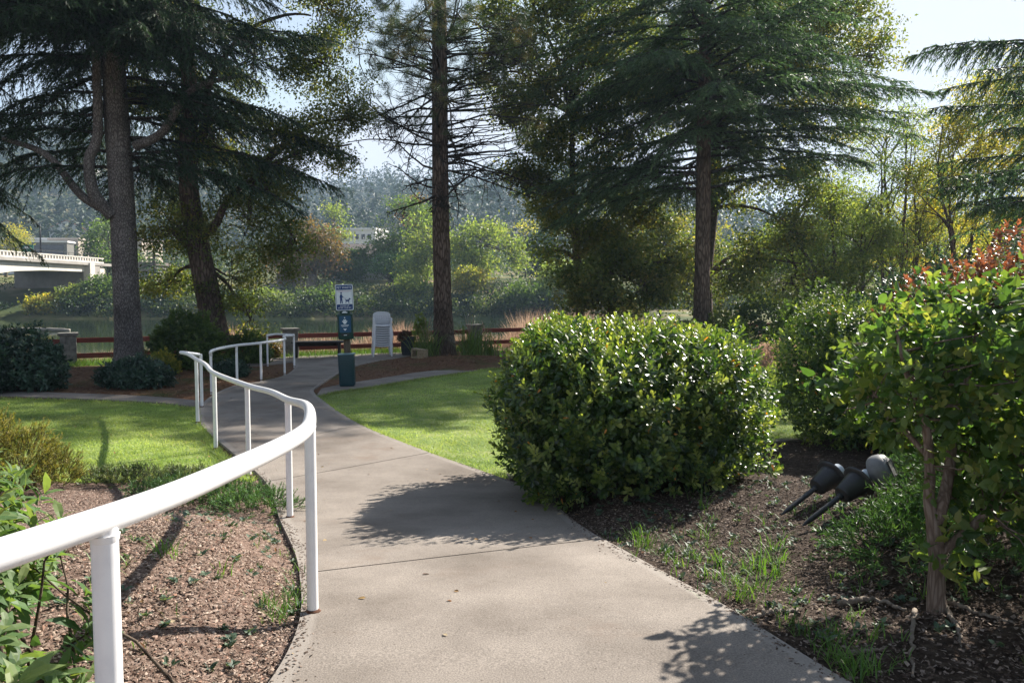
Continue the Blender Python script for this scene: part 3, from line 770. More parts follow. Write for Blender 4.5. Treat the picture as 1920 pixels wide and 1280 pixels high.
# ------------------------------------------------------------------ white stacking chairs
cb = G(716, 669); cb = np.array([cb[0], cb[1], float(prof(cb[1])) + .03])
def chair_parts(t):
    o = np.array(ORIG[t.name]); W = .245; S = .345
    def quadstrip(rows, thick, nv=None):
        rows = np.asarray(rows, float); a, b, _ = rows.shape
        g = Geo(); off = np.array([0, 0, -thick]) if nv is None else np.asarray(nv) * thick
        V = np.concatenate([rows.reshape(-1, 3), rows.reshape(-1, 3) + off]) + o; n = a * b
        i = np.arange(a - 1)[:, None] * b; j = np.arange(b - 1)[None]
        q1 = np.stack([i + j, i + j + 1, i + b + j + 1, i + b + j], -1).reshape(-1, 4)
        ring = np.concatenate([np.arange(b), np.arange(1, a) * b + b - 1, (a - 1) * b + np.arange(b - 2, -1, -1), np.arange(a - 2, 0, -1) * b])
        r2 = np.roll(ring, -1)
        g.add(V, [q1, q1[:, ::-1] + n, np.stack([ring, ring + n, r2 + n, r2], -1)]); return g
    u = np.linspace(-1, 1, 11)
    seat = [[(W * .86 * x, y, S - .028 * (1 - x * x) * (1 if -.2 < y < .2 else .6) - .02 * (y > .2)) for x in u] for y in np.linspace(-.22, .2, 7)]
    seat[0] = [(W * .86 * x, -.235 - .02 * (1 - x * x), S - .036 - .014 * (1 - x * x)) for x in u]
    quadstrip(seat, .02).build('seat', M['plastic_white'], t, angle=50)
    # backrest: arched hoop, lower rail and slats with gaps between
    def bk(x, h): return (W * x * (1 - .10 * h), .20 + .10 * h - .05 * (x * x), S + .02 + h * .30)
    g = Geo()
    hoop = [bk(-1, hh) for hh in (0, .3, .6, .8)] + [bk(-1 + .1 * k, .80 + .2 * math.sqrt(max(0, 1 - (1 - .1 * k) ** 2))) for k in range(1, 20)] + [bk(1, hh) for hh in (.8, .6, .3, 0)]
    g.tubes(np.array(hoop) + o, np.full(len(hoop), .024), 8)
    for (h0, h1) in ((.66, .94), (.2, .3)):
        rows = []
        for h in np.linspace(h0, h1, 4): rows.append([bk(.93 * x * (1 - .25 * max(0, h - .8) / .2), h) for x in u])
        q_ = quadstrip(rows, .014, (0, 1, 0)); g.V += q_.V; g.A += q_.A
        for k_, l_ in q_.F.items(): g.F.setdefault(k_, []).extend([f + g.n for f in l_])
        g.n += q_.n
    for x in np.linspace(-.7, .7, 6):
        g.tubes(np.array([bk(x - .045, .28), bk(x - .045, .5), bk(x - .045, .7)]) + o, np.full(3, .014), 6)
    g.build('backrest', M['plastic_white'], t, angle=50)
    for sx in (-1, 1):
        for sy, y0, y1 in ((-1, -.2, -.27), (1, .17, .25)):
            g = Geo(); g.tubes(np.array([(sx * W * .9, y0, S), (sx * W * .97, (y0 + y1) / 2, S / 2), (sx * W * 1.06, y1, 0)]) + o, np.array([.032, .027, .022]), 8)
            g.build('leg', M['plastic_white'], t, angle=50)
        g = Geo(); arm = smooth_curve(np.array([bk(sx * .98, .45), (sx * W * 1.02, .02, S + .15), (sx * W * 1.0, -.14, S + .14), (sx * W * .96, -.2, S + .08), (sx * W * .9, -.2, S)]), 14) + o
        g.tubes(arm, np.full(14, .022), 8); g.build('armrest', M['plastic_white'], t, angle=50)


ordn = ['lowest', 'second from the bottom', 'third from the bottom', 'fourth from the bottom', 'fifth from the bottom', 'fifth from the top', 'fourth from the top', 'third from the top', 'second from the top', 'topmost']
def copy_thing(src, loc, label, rz=0.0):
    r = src.copy(); COL.objects.link(r); r.location = loc; r.rotation_euler = (0, 0, rz); r['label'] = label
    for ch in list(src.children):
        c_ = ch.copy(); COL.objects.link(c_); c_.parent = r
        for d_ in list(ch.children):
            e_ = d_.copy(); COL.objects.link(e_); e_.parent = c_
    return r
ch0 = empty('plastic_chair', cb, 'white plastic armchair, lowest of the stack of chairs on the terrace', 'chair', 'stacked white plastic chairs')
chair_parts(ch0)
ch0.rotation_euler = (0, 0, R(14))
for k in range(1, 10):
    copy_thing(ch0, cb + np.array([.002 * k, .006 * k, .0635 * k]), 'white plastic armchair, %s of the stack of chairs on the terrace' % ordn[k], R(14 + rng.uniform(-1.5, 1.5)))

# ------------------------------------------------------------------ bench
bc = G(597, 672); bz = float(prof(bc[1])) + .03; bc = np.array([bc[0], bc[1], bz])
t = empty('bench', bc, 'low black backless bench on the terrace in front of the red fence', 'bench')
RB = np.array(Matrix.Rotation(R(8), 3, 'Z'))
def BB(v): return np.asarray(v) @ RB.T + bc
for k, yy in enumerate((-.16, 0, .16)):
    g = Geo(); g.bbox(BB((0, yy, .43)), (1.4, .145, .05), .01, RB); g.build('seat_board', M['bench_dark'], t, angle=40)
for sx in (-.58, .58):
    g = Geo(); g.bbox(BB((sx, 0, .205)), (.07, .36, .40), .008, RB); g.build('leg', M['bench_dark'], t, angle=40)
g = Geo(); g.bbox(BB((0, 0, .36)), (1.1, .06, .09), .008, RB); g.build('stretcher', M['bench_dark'], t, angle=40)

# ------------------------------------------------------------------ pot, block, lamps
pc = G(764, 667); pc = np.array([pc[0], pc[1], float(zg(pc[0], pc[1])) + .0])
t = empty('flower_pot', pc, 'tall dark grey planter beside the stacked chairs', 'planter')
g = Geo(); g.lathe([(.155, 0), (.165, .02), (.2, .5), (.215, .52), (.215, .56), (.19, .56), (.185, .50)], 28, Matrix.Translation(pc)); g.build('pot', M['pot'], t, angle=40)
g = Geo(); g.lathe([(.0001, .5), (.1, .51), (.186, .5)], 20, Matrix.Translation(pc)); g.build('potting_soil', M['soil'], t)

kb = G(786, 672); kb = np.array([kb[0], kb[1], float(zg(kb[0], kb[1]))])
g = Geo(); RK = np.array(Matrix.Rotation(R(-24), 3, 'Z')) @ np.array(Matrix.Rotation(R(5), 3, 'Y'))
def KK(v): return np.asarray(v) @ RK.T + kb
for c_, s_ in (((0, 0, .02), (.40, .2, .045)), ((0, 0, .235), (.40, .2, .045)), ((-.178, 0, .1275), (.045, .2, .17)), ((.178, 0, .1275), (.045, .2, .17)), ((.01, 0, .1275), (.045, .2, .17)), ((.095, 0, .1275), (.125, .19, .17))):
    g.bbox(KK(c_), s_, .006, RK)
tag(g.build('concrete_block', M['block'], angle=40), 'tan concrete block lying near the base of the tall pine', 'block')


def ground_lamp(base, tip, head, label):
    """a stake lamp lying on the ground; base = spike end, tip = top of the head"""
    base = np.array(base, float); tip = np.array(tip, float); ax = nrm(tip - base); Ln = np.linalg.norm(tip - base)
    qd = Vector(ax).to_track_quat('Z', 'Y').to_matrix().to_4x4(); Mx = Matrix.Translation(base) @ qd
    t = empty('garden_lamp', base, label, 'lamp', 'fallen path lamps')
    g = Geo(); g.lathe([(.004, -.02), (.013, .03), (.0165, .06), (.0165, .3), (.022, .305), (.022, .33)], 18, Mx); g.build('stake', M['black_plastic'], t, angle=40)
    g = Geo(); g.lathe([(.03, .325), (.05, .332), (.058, .345), (.078, .47), (.08, .48), (.07, .482)], 28, Mx); g.build('housing', M['black_plastic'], t, angle=35)
    g = Geo(); g.lathe([(.06, .476), (.1, .478), (.108, .484), (.11, .49), (.103, .492), (.05, .498)], 32, Mx); g.build('collar', M['black_plastic'], t, angle=35)
    g = Geo(); g.lathe([(.042, .495), (.042, .575), (.036, .58)], 24, Mx); g.build('lens', M['sign_white'], t, angle=35)
    if head:   # the cap has come loose and sits askew
        q2 = Vector(nrm(np.array([.72, -.55, .42]))).to_track_quat('Z', 'Y').to_matrix().to_4x4()
        hb = base + ax * .615 + np.array([.03, -.015, .0]); Mx = Matrix.Translation(hb) @ q2 @ Matrix.Translation((0, 0, -.60)); base = np.array((Mx @ Vector((0, 0, 0))))
        g = Geo(); g.lathe([(.055, .562), (.088, .566), (.1, .58), (.107, .605), (.104, .64), (.092, .668), (.07, .682), (.0001, .688)], 32, Mx); h_ = g.build('cap', M['grey_plastic'], t, angle=35)
        rot = np.array(Mx)[:3, :3]
        g = Geo()
        for c_, s_ in (((0, .047, .689), (.1, .008, .008)), ((0, -.047, .689), (.1, .008, .008)), ((.047, 0, .689), (.008, .086, .008)), ((-.047, 0, .689), (.008, .086, .008))):
            g.box(np.array(c_) @ rot.T + base, s_, rot)
        g.build('panel_frame', M['black_plastic'], h_, smooth=False)
        g = Geo(); g.box(np.array((0, 0, .687)) @ rot.T + base, (.084, .084, .005), rot); g.build('solar_panel', M['panel'], h_, smooth=False)
    return t


def gl(px, py, dz): p = G(px, py); return np.array([p[0], p[1], float(zg(p[0], p[1])) + dz])
a = gl(1508, 998, .045); b = P(1618, 897, a[1] + .2); b = a + nrm(b - a) * .69; ground_lamp(a, b, True, 'black stake lamp with a domed grey cap, lying tipped over in the bed')
a = gl(1468, 977, .045); b = P(1560, 890, a[1] + .22); b = a + nrm(b - a) * .69; ground_lamp(a, b, False, 'black stake lamp missing its cap, lying beside the capped lamp')

# dead branches and surface roots on the right
def stick(pts, r0, r1, label, name='dead_branch', cat='branch'):
    g = Geo(); c_ = smooth_curve(np.array([gl(*p) for p in pts]), 26); c_ += rng.normal(size=c_.shape) * .004
    g.tubes(c_, np.linspace(r0, r1, 26) * rng.uniform(.85, 1.15, 26), 9); tag(g.build(name, M['twig']), label, cat)
stick([(1572, 1138, .012), (1600, 1142, .03), (1640, 1135, .02), (1700, 1150, .015)], .016, .006, 'thick grey dead branch lying left of the small tree trunk')
stick([(1592, 1228, .01), (1625, 1230, .014), (1660, 1222, .01)], .008, .004, 'short pale stick lying in the soil near the path corner')
stick([(1415, 1162, .01), (1450, 1158, .016), (1495, 1150, .01)], .011, .006, 'mossy stick lying by the path edge under the weeds')
stick([(1715, 1152, .01), (1708, 1210, .012), (1712, 1275, .008)], .011, .004, 'bare surface root running toward the camera from the small tree', 'surface_root', 'root')
stick([(1772, 1148, .012), (1795, 1190, .012), (1800, 1215, .004)], .012, .004, 'short forked root below the small tree trunk', 'surface_root', 'root')
stick([(1780, 1140, .012), (1840, 1160, .012), (1905, 1178, .006)], .011, .004, 'bare surface root reaching right from the small tree', 'surface_root', 'root')

# ------------------------------------------------------------------ bridge
BX = -56.1
t = empty('bridge', (BX - 5, 106, 3.0), 'pale concrete road bridge crossing the river at far left', 'bridge')
ys_ = np.linspace(30, 106, 60)
sof = np.interp(ys_, [30, 60, 68, 72, 76, 84, 90, 96, 106], [3.7, 2.2, 1.0, .6, 1.0, 2.95, 3.6, 3.85, 3.9])
g = Geo(); n = len(ys_)
V = []
for x in (BX, BX - 9.5):
    V += [(x, y, z) for y, z in zip(ys_, sof)] + [(x, y, 4.75) for y in ys_]
i = np.arange(n - 1)
g.add(V, [np.concatenate([np.stack([i, i + 1, n + i + 1, n + i], -1), np.stack([2 * n + i, 3 * n + i, 3 * n + i + 1, 2 * n + i + 1], -1), np.stack([i, 2 * n + i, 2 * n + i + 1, i + 1], -1), np.stack([n + i, n + i + 1, 3 * n + i + 1, 3 * n + i], -1)])])
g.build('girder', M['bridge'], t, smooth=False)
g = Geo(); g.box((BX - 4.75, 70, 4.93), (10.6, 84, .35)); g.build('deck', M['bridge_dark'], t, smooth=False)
g = Geo(); g.box((BX + .35, 69, 5.2), (.25, 80, .18)); g.box((BX + .35, 69, 5.75), (.28, 80, .14))
for y in np.arange(30, 108, .62): g.box((BX + .35, y, 5.48), (.2, .26, .4))
g.build('parapet', M['bridge'], t, smooth=False)
g = Geo(); g.box((BX + .35, 69, 6.2), (.05, 80, .05))
for y in np.arange(30, 108.5, 1.24): g.box((BX + .35, y, 6.0), (.05, .05, .4))
g.build('railing', M['iron'], t, smooth=False)
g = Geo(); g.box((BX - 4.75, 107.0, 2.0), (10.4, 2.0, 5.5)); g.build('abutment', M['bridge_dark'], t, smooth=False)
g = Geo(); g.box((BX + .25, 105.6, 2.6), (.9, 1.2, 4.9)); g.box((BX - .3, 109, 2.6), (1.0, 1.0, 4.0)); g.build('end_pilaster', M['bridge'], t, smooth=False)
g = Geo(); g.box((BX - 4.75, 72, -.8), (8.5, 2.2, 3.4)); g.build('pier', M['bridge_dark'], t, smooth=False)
for y, lb in ((96, 'dark street lamp standing on the bridge deck, nearer the tree'), (88, 'dark street lamp standing on the bridge deck, nearer the frame edge')):
    g = Geo(); g.tubes([(BX - .4, y, 5.1), (BX - .4, y, 8.2), (BX - .4, y, 9.4)], np.array([.11, .09, .07]), 8)
    g.tubes([(BX - .4, y, 9.3), (BX - 1.0, y, 9.6), (BX - 1.7, y, 9.6)], np.array([.06, .05, .05]), 6)
    s_ = empty('street_lamp', (BX - .4, y, 5.1), lb, 'street lamp', 'street lamps on the bridge'); g.build('pole', M['iron'], s_)
    g = Geo(); g.bbox((BX - 1.9, y, 9.57), (.6, .25, .12), .03); g.build('lamp_head', M['iron'], s_)
s_ = empty('road_sign', P(52, 480, 112), 'green road sign beyond the bridge parapet', 'sign'); o = np.array(s_.location)
g = Geo(); g.box(o + [0, 0, 1.1], (1.7, .06, .9)); g.build('panel', M['road_green'], s_, smooth=False)
g = Geo(); g.box(o + [-.1, -.035, 1.2], (.5, .01, .22)); g.build('white_mark', M['roof_white'], s_, smooth=False)
for sx in (-.7, .7):
    g = Geo(); g.box(o + [sx, .06, -1.3], (.1, .06, 5.6)); g.build('leg', M['iron'], s_, smooth=False)

# ------------------------------------------------------------------ far buildings
def house(name, c, w_, d_, h_, roof, rh, wall, rmat, label, rz=0.0, wins=(), gable_x=True, sink=4.0, cat='house'):
    """box house with a gable, hip-less flat or gable roof; wins = (x0,z0,x1,z1) fractions on the camera-side wall"""
    c = np.array(c, float); t = empty(name, c, label, cat)
    rot = np.array(Matrix.Rotation(R(rz), 3, 'Z'))
    def W_(v): return np.asarray(v, float) @ rot.T + c
    g = Geo(); g.box(W_((0, 0, h_ / 2 - sink / 2)), (w_, d_, h_ + sink), rot)
    if roof == 'gable':
        if gable_x:
            tri = [(-w_ / 2, -d_ / 2, h_), (w_ / 2, -d_ / 2, h_), (0, -d_ / 2, h_ + rh), (-w_ / 2, d_ / 2, h_), (w_ / 2, d_ / 2, h_), (0, d_ / 2, h_ + rh)]
        else:
            tri = [(-w_ / 2, -d_ / 2, h_), (-w_ / 2, d_ / 2, h_), (-w_ / 2, 0, h_ + rh), (w_ / 2, -d_ / 2, h_), (w_ / 2, d_ / 2, h_), (w_ / 2, 0, h_ + rh)]
        g.add([W_(v) for v in tri], [np.array([[0, 1, 2], [5, 4, 3]])])
    wl_ = g.build('wall', wall, t, smooth=False)
    g = Geo(); ov = .5
    if roof == 'gable':
        half, ln = (w_ / 2, d_) if gable_x else (d_ / 2, w_)
        sl_ = math.atan2(rh, half); ll = half / math.cos(sl_) + ov
        for s in (-1, 1):
            r2 = rot @ (np.array(Matrix.Rotation(s * sl_, 3, 'Y')) if gable_x else np.array(Matrix.Rotation(-s * sl_, 3, 'X')))
            mid = (ll / 2) * math.cos(sl_); mz = h_ + rh - (ll / 2) * math.sin(sl_) + .12
            if gable_x: g.box(W_((s * mid, 0, mz)), (ll, ln + .8, .2), r2)
            else: g.box(W_((0, s * mid, mz)), (ln + .8, ll, .2), r2)
    else:
        g.box(W_((0, 0, h_ + .2)), (w_ + .6, d_ + .6, .4), rot)
    g.build('roof', rmat, t, smooth=False)
    for x0, z0_, x1, z1_ in wins:
        g = Geo(); g.box(W_(((x0 + x1) / 2 * w_ - w_ / 2, -d_ / 2 - .03, (z0_ + z1_) / 2 * h_)), ((x1 - x0) * w_, .1, (z1_ - z0_) * h_), rot); g.build('window', M['window'], t, smooth=False)
    return t


def px_base(px, Yd, zoff=0.0):
    x = (px - 960) / F * Yd; return np.array([x, Yd, float(zg(x, Yd)) + zoff])
house('house', px_base(703, 126), 13, 9, 2.6, 'gable', 2.6, M['wall_pale'], M['roof_grey'], 'pale house with a grey gabled roof across the river, between the trees', 14, [(.16, .35, .3, .8), (.55, .35, .72, .8)], gable_x=False)
house('house', px_base(712, 123) + [0, 0, 0], 5.5, 6, 2.5, 'gable', 2.0, M['wall_pale'], M['roof_grey'], 'small gabled wing at the front of the pale house across the river', 14, [(.3, .4, .7, .8)], gable_x=True)
wins = [(x, z, x + .1, z + .16) for z in (.1, .4, .7) for x in (.06, .24, .42, .6, .78)]
house('apartment_block', px_base(686, 175, 2.6), 7.5, 9, 6.6, 'flat', 0, M['wall_white'], M['roof_white'], 'white apartment block showing between the far trees below the hillside', -8, wins, cat='building')
house('apartment_block', px_base(664, 178, 2.4), 7, 8, 5.6, 'flat', 0, M['wall_tan'], M['roof_grey'], 'lower tan block at the left of the white apartment block', -8, wins[::2], cat='building')
house('shop_building', px_base(116, 186, 3.4), 8.5, 12, 3.6, 'flat', 0, M['pillar'], M['roof_white'], 'grey flat roofed shop with wide dark windows above the bridge parapet', 6, [(.08, .1, .92, .45), (.08, .55, .92, .85)], cat='building')
house('shop_building', px_base(92, 192, 3.4), 14, 12, 4.4, 'flat', 0, M['wall_white'], M['roof_white'], 'long low white shop with a white roof above the bridge', 4, [(.1, .5, .25, .8), (.3, .5, .45, .8)], cat='building')
house('shop_building', px_base(150, 190, 3.4), 7, 10, 4.4, 'flat', 0, M['wall_tan'], M['wall_tan'], 'tan blocky building between the bridge end and the big tree trunk', -5, [(.1, .5, .3, .8), (.6, .5, .8, .8)], cat='building')
house('house', px_base(135, 290, 1), 11, 9, 4, 'gable', 3, M['wall_white'], M['roof_red'], 'red roofed house on the slope above the shops', 20, [(.2, .3, .4, .7), (.6, .3, .8, .7)])
house('house', px_base(157, 420, 6), 17, 10, 6.5, 'flat', 0, M['wall_white'], M['roof_white'], 'long white house high on the hazy hillside', -5, [(.05, .55, .45, .85), (.55, .55, .95, .85), (.05, .1, .95, .35)])
house('house', px_base(203, 400, 4), 10, 9, 5, 'gable', 2.5, M['wall_pale'], M['roof_grey'], 'small pale house on the hillside beside the big trunk', 12, [(.2, .3, .45, .7)])
house('house', px_base(263, 140, .5), 5, 8, 6, 'flat', 0, M['wall_tan'], M['roof_grey'], 'pale tall building glimpsed just right of the big left trunk', 0, [(.1, .6, .3, .85), (.55, .6, .75, .85)])
house('garden_shed', px_base(283, 112), 3.4, 4, 2.4, 'flat', 0, M['pillar'], M['roof_grey'], 'dark shed on the far bank right of the big left trunk', 0, [], sink=2, cat='shed')
# low garden wall and boulders across the river
g = Geo(); o = px_base(556, 107); g.box(o + [0, 0, .4], (3.6, .5, 1.3)); g.box(o + [2.2, .3, .6], (.9, .9, 2.0)); g.box(o + [-2.1, .3, .6], (.9, .9, 2.2))
tag(g.build('stone_wall', M['rock'], smooth=False), 'low pale stone garden wall with end piers on the far bank', 'wall')
for k, (px, Yd, s_) in enumerate([(515, 105, .9), (528, 104, .7), (507, 103.5, .6), (541, 104.5, .55)]):
    o = px_base(px, Yd); v, fs = _bm_box(1, .8, .7, .45); g = Geo(); v = v * s_ * (1 + .25 * np.sin(v[:, ::-1] * 5 + k)); g.add(v + o + [0, 0, .2 * s_], fs)
    tag(g.build('boulder', M['rock'], smooth=False), ['largest pinkish boulder on the far bank left of the stone wall', 'middle sized boulder just right of the largest one on the far bank', 'leftmost boulder low on the far bank', 'boulder right beside the stone garden wall'][k], 'boulder', 'boulders on the far bank')
# driftwood log in the river
o = P(70, 618, 64); o[2] = -1.85
g = Geo(); c_ = smooth_curve(np.array([o + [-2.7, .2, .02], o + [-1, 0, .12], o + [1, -.1, .16], o + [2.6, .1, .06]]), 24); g.tubes(c_ + rng.normal(size=c_.shape) * .015, np.linspace(.2, .12, 24), 9)
tag(g.build('driftwood_log', M['driftwood']), 'pale driftwood log lying in the river at far left', 'log')
# ------------------------------------------------------------------ plant builders
def grow(pts, nchild, lr, spread=(.6, 1.1), curl=.35, k=7, tmin=.25, grav=0.0, tmax=1.0):
    """side branches on a batch of branches pts (N,K,3)"""
    N, K, _ = pts.shape; n = N * nchild
    t = rng.uniform(tmin, tmax, (N, nchild)); f = t * (K - 1); i = np.minimum(f.astype(int), K - 2); u = (f - i)[..., None]
    ar = np.arange(N)[:, None]
    base = (pts[ar, i] * (1 - u) + pts[ar, i + 1] * u).reshape(n, 3)
    T = nrm(pts[ar, i + 1] - pts[ar, i]).reshape(n, 3)
    L = np.linalg.norm(pts[:, -1] - pts[:, 0], axis=1)[:, None] * rng.uniform(*lr, (N, nchild)) * (1.15 - .6 * t); L = L.reshape(n)
    side = nrm(np.cross(T, rdir(n)))
    a = rng.uniform(*spread, n)[:, None]
    d = nrm(np.cos(a) * T + np.sin(a) * side)
    out = np.empty((n, k, 3)); out[:, 0] = base; step = (L / (k - 1))[:, None]
    bend = rdir(n) * curl
    for j in range(1, k):
        d = nrm(d + bend / (k - 1) * 2 + rng.normal(size=(n, 3)) * curl * .35 + np.array([0, 0, grav]))
        out[:, j] = out[:, j - 1] + d * step
    return out


def trunk_geo(g, pts, radii, sides=22, nring=50, rough=.06, flare=0.0):
    c_ = smooth_curve(pts, nring); n = len(c_)
    rr = np.interp(np.linspace(0, 1, n), np.linspace(0, 1, len(radii)), radii)
    if flare:
        rr = rr * (1 + flare * np.exp(-np.linspace(0, 1, n) * 22))
    a = np.linspace(0, 2 * np.pi, sides, endpoint=False)
    z = np.arange(n)[:, None] / n * 9
    ph = rng.uniform(0, 6, 6)
    dis = 1 + rough * (np.sin(3 * a[None] + z * .7 + ph[0]) * .5 + np.sin(5 * a[None] - z * 1.1 + ph[1]) * .35 + np.sin(9 * a[None] + z * 2.3 + ph[2]) * .3 + rng.normal(size=(n, sides)) * .28)
    if flare:
        dis = dis + flare * .35 * np.exp(-np.linspace(0, 1, n) * 26)[:, None] * np.sin(4 * a[None] + ph[3])
    T = np.gradient(c_, axis=0); T = nrm(T)
    ref = np.array([1.0, .1, 0]); S = nrm(np.cross(T, ref)); U = np.cross(S, T)
    V = c_[:, None] + (rr[:, None] * dis)[..., None] * (np.cos(a)[None, :, None] * S[:, None] + np.sin(a)[None, :, None] * U[:, None])
    i = np.arange(n - 1)[:, None] * sides; j = np.arange(sides)[None]; j2 = (j + 1) % sides
    g.add(V.reshape(-1, 3), [np.stack([i + j, i + j2, i + sides + j2, i + sides + j], -1).reshape(-1, 4)])
    return c_, rr


def bough(gL, gB, start, az, L, rise=.25, droop=.45, dens=11, twl=.30, bl=.085, hang=.35, r0=.035, sp=.026, wd=.16, curve=None, tmin=.12, up=0.0):
    n = int(L * 7) + 6; t = np.linspace(0, 1, n)
    azs = az + (rng.normal() * .25 if curve is None else curve) * t
    wob = np.cumsum(rng.normal(size=(n, 3)) * .012, axis=0)
    step = L / (n - 1)
    xy = np.cumsum(np.stack([np.cos(azs), np.sin(azs)], -1) * step, axis=0) - np.stack([np.cos(azs[:1]), np.sin(azs[:1])], -1) * step
    pts = np.c_[xy, L * (rise * t - droop * t * t)] + np.asarray(start) + wob
    gB.tubes(pts, np.linspace(r0, .006, n), 5)
    m = max(4, int(L * dens))
    tt = np.sort(rng.uniform(tmin, 1, m * 2)); side = np.tile([1, -1], m)
    f = tt * (n - 1); i = np.minimum(f.astype(int), n - 2); u = (f - i)[:, None]
    b = pts[i] * (1 - u) + pts[i + 1] * u; T = nrm(pts[i + 1] - pts[i])
    lat = nrm(np.cross(T, [0, 0, 1.0])) * side[:, None]
    ang = rng.uniform(.75, 1.2, m * 2) * (1 - .45 * tt)
    d = nrm(np.cos(ang)[:, None] * T + np.sin(ang)[:, None] * lat + rng.normal(size=(m * 2, 3)) * .12)
    tl = (twl * L * (1 - tt) ** .75 * (.35 + .65 * np.minimum(1, tt * 3)) + .14) * rng.uniform(.6, 1.2, m * 2)
    # twigs as short curves
    s = np.linspace(0, 1, 5)[None, :, None]
    tw = b[:, None] + d[:, None] * tl[:, None, None] * s + np.array([0, 0, -1.0]) * (hang * tl)[:, None, None] * s ** 2
    gB.tubes(tw, np.broadcast_to(np.linspace(.007, .002, 5), (m * 2, 5)), 3, cap=False)
    nb = np.maximum(3, (tl / sp * np.clip(rng.normal(1, .35, m * 2), .15, 1.7)).astype(int)); tot = int(nb.sum()); own = np.repeat(np.arange(m * 2), nb)
    ss = rng.random(tot)[:, None]
    pos = b[own] + d[own] * tl[own, None] * ss + np.array([0, 0, -1.0]) * (hang * tl[own])[:, None] * ss ** 2
    tg = nrm(d[own] + np.array([0, 0, -2.0]) * hang * ss)
    la = np.cross(tg, [0, 0, 1.0]) * rng.choice([-1, 1], tot)[:, None]
    dd = nrm(tg * .75 + la * rng.uniform(.2, .9, (tot, 1)) + rng.normal(size=(tot, 3)) * .3 + np.array([0, 0, -.12 + up]))
    gL.leaves(BLADE, pos, dd, rdir(tot, .8), bl * rng.uniform(.55, 1.25, tot), wd, np.clip(np.repeat(rng.normal(.45, .2, m * 2), nb) + rng.normal(size=tot) * .12, 0, 1))


def blob_pts(blobs, n, shell=(.6, 1.0), jag=.18):
    """random points in the outer shell of a union of ellipsoids, spread by surface"""
    out = []; nrmls = []
    B = [(np.array(b_[0], float), np.array(b_[1], float)) for b_ in blobs]; PW = [b_[2] if len(b_) > 2 else 2.0 for b_ in blobs]
    area = np.array([r[0] * r[1] + r[1] * r[2] + r[0] * r[2] for c, r in B]); cnt = np.maximum(1, (n * area / area.sum()).astype(int))
    for k, (c, r) in enumerate(B):
        u = rdir(cnt[k] * 2); pw = PW[k]
        if pw != 2: u = u / ((np.abs(u) ** pw).sum(1, keepdims=True) ** (1 / pw))
        ph = rng.uniform(0, 6, 4)
        jg = 1 + jag * (np.sin(u[:, 0] * 5 + ph[0]) * np.sin(u[:, 1] * 5 + ph[1]) + .6 * np.sin(u[:, 2] * 8 + ph[2]) * np.sin(u[:, 0] * 9 + ph[3]))
        p = c + u * r * (rng.uniform(shell[0] ** 3, shell[1] ** 3, len(u)) ** (1 / 3) * jg)[:, None]
        ok = np.ones(len(p), bool)
        for k2, (c2, r2) in enumerate(B):
            if k2 != k: ok &= (np.abs((p - c2) / r2) ** PW[k2]).sum(1) > .45
        p = p[ok][:cnt[k]]; out.append(p); q_n = (p - c) / r; nrmls.append(nrm(np.sign(q_n) * np.abs(q_n) ** (pw - 1) / r))
    return np.vstack(out), np.vstack(nrmls)


def clump_leaves(gL, cl, per, sig, leaf, tpl=DIA, W=1.0, flat=.6, droop=-.25, rndspread=.18, base=.5):
    n = len(cl) * per; own = np.repeat(np.arange(len(cl)), per)
    pos = cl[own] + rng.normal(size=(n, 3)) * sig * np.array([1, 1, flat])
    d = rdir(n, droop)
    cr = np.clip(rng.normal(base, rndspread, len(cl)), 0, 1)
    gL.leaves(tpl, pos, d, rdir(n, .9), leaf * rng.uniform(.6, 1.25, n), W, np.clip(cr[own] + rng.normal(size=n) * .14, 0, 1))


def holes(cl, k=1.6, th=-.12):
    """drop clumps in soft pockets so that crowns break up"""
    a = rng.uniform(0, 6, 6); x, y, z = cl.T
    f = np.sin(x * k + a[0] + .8 * np.sin(z * k + a[1])) * np.sin(z * k * 1.3 + a[2]) + .6 * np.sin(y * k * 1.2 + a[3]) * np.sin(x * k * 1.7 + a[4])
    return cl[f > th]


def limbs_to(gB, fork, blobs, cl, r0, sub=True, nsides=6):
    for b_ in blobs:
        c = np.array(b_[0], float); f = np.array(fork[np.argmin([np.linalg.norm(np.array(q_) - c) for q_ in fork])], float)
        k = 9; t = np.linspace(0, 1, k)[:, None]; ln = np.linalg.norm(c - f)
        p = f * (1 - t) + c * t + np.array([0, 0, .12 * ln]) * (4 * t * (1 - t)) + np.cumsum(rng.normal(size=(k, 3)) * ln * .02, axis=0) * t
        gB.tubes(p, np.linspace(r0, r0 * .3, k), nsides)
    if sub and len(cl):
        C = np.array([b[0] for b in blobs], float)
        sel = cl if len(cl) < 500 else cl[rng.choice(len(cl), 500, replace=False)]
        near = C[np.argmin(((sel[:, None] - C[None]) ** 2).sum(-1), axis=1)]
        k = 6; t = np.linspace(0, 1, k)[None, :, None]
        st = near + (sel - near) * rng.uniform(0, .3, (len(sel), 1))
        p = st[:, None] * (1 - t) + sel[:, None] * t + rng.normal(size=(len(sel), k, 3)) * .05 * np.linalg.norm(sel - st, axis=1)[:, None, None]
        gB.tubes(p, np.broadcast_to(np.linspace(r0 * .22, r0 * .06, k), (len(sel), k)), 4, cap=False)


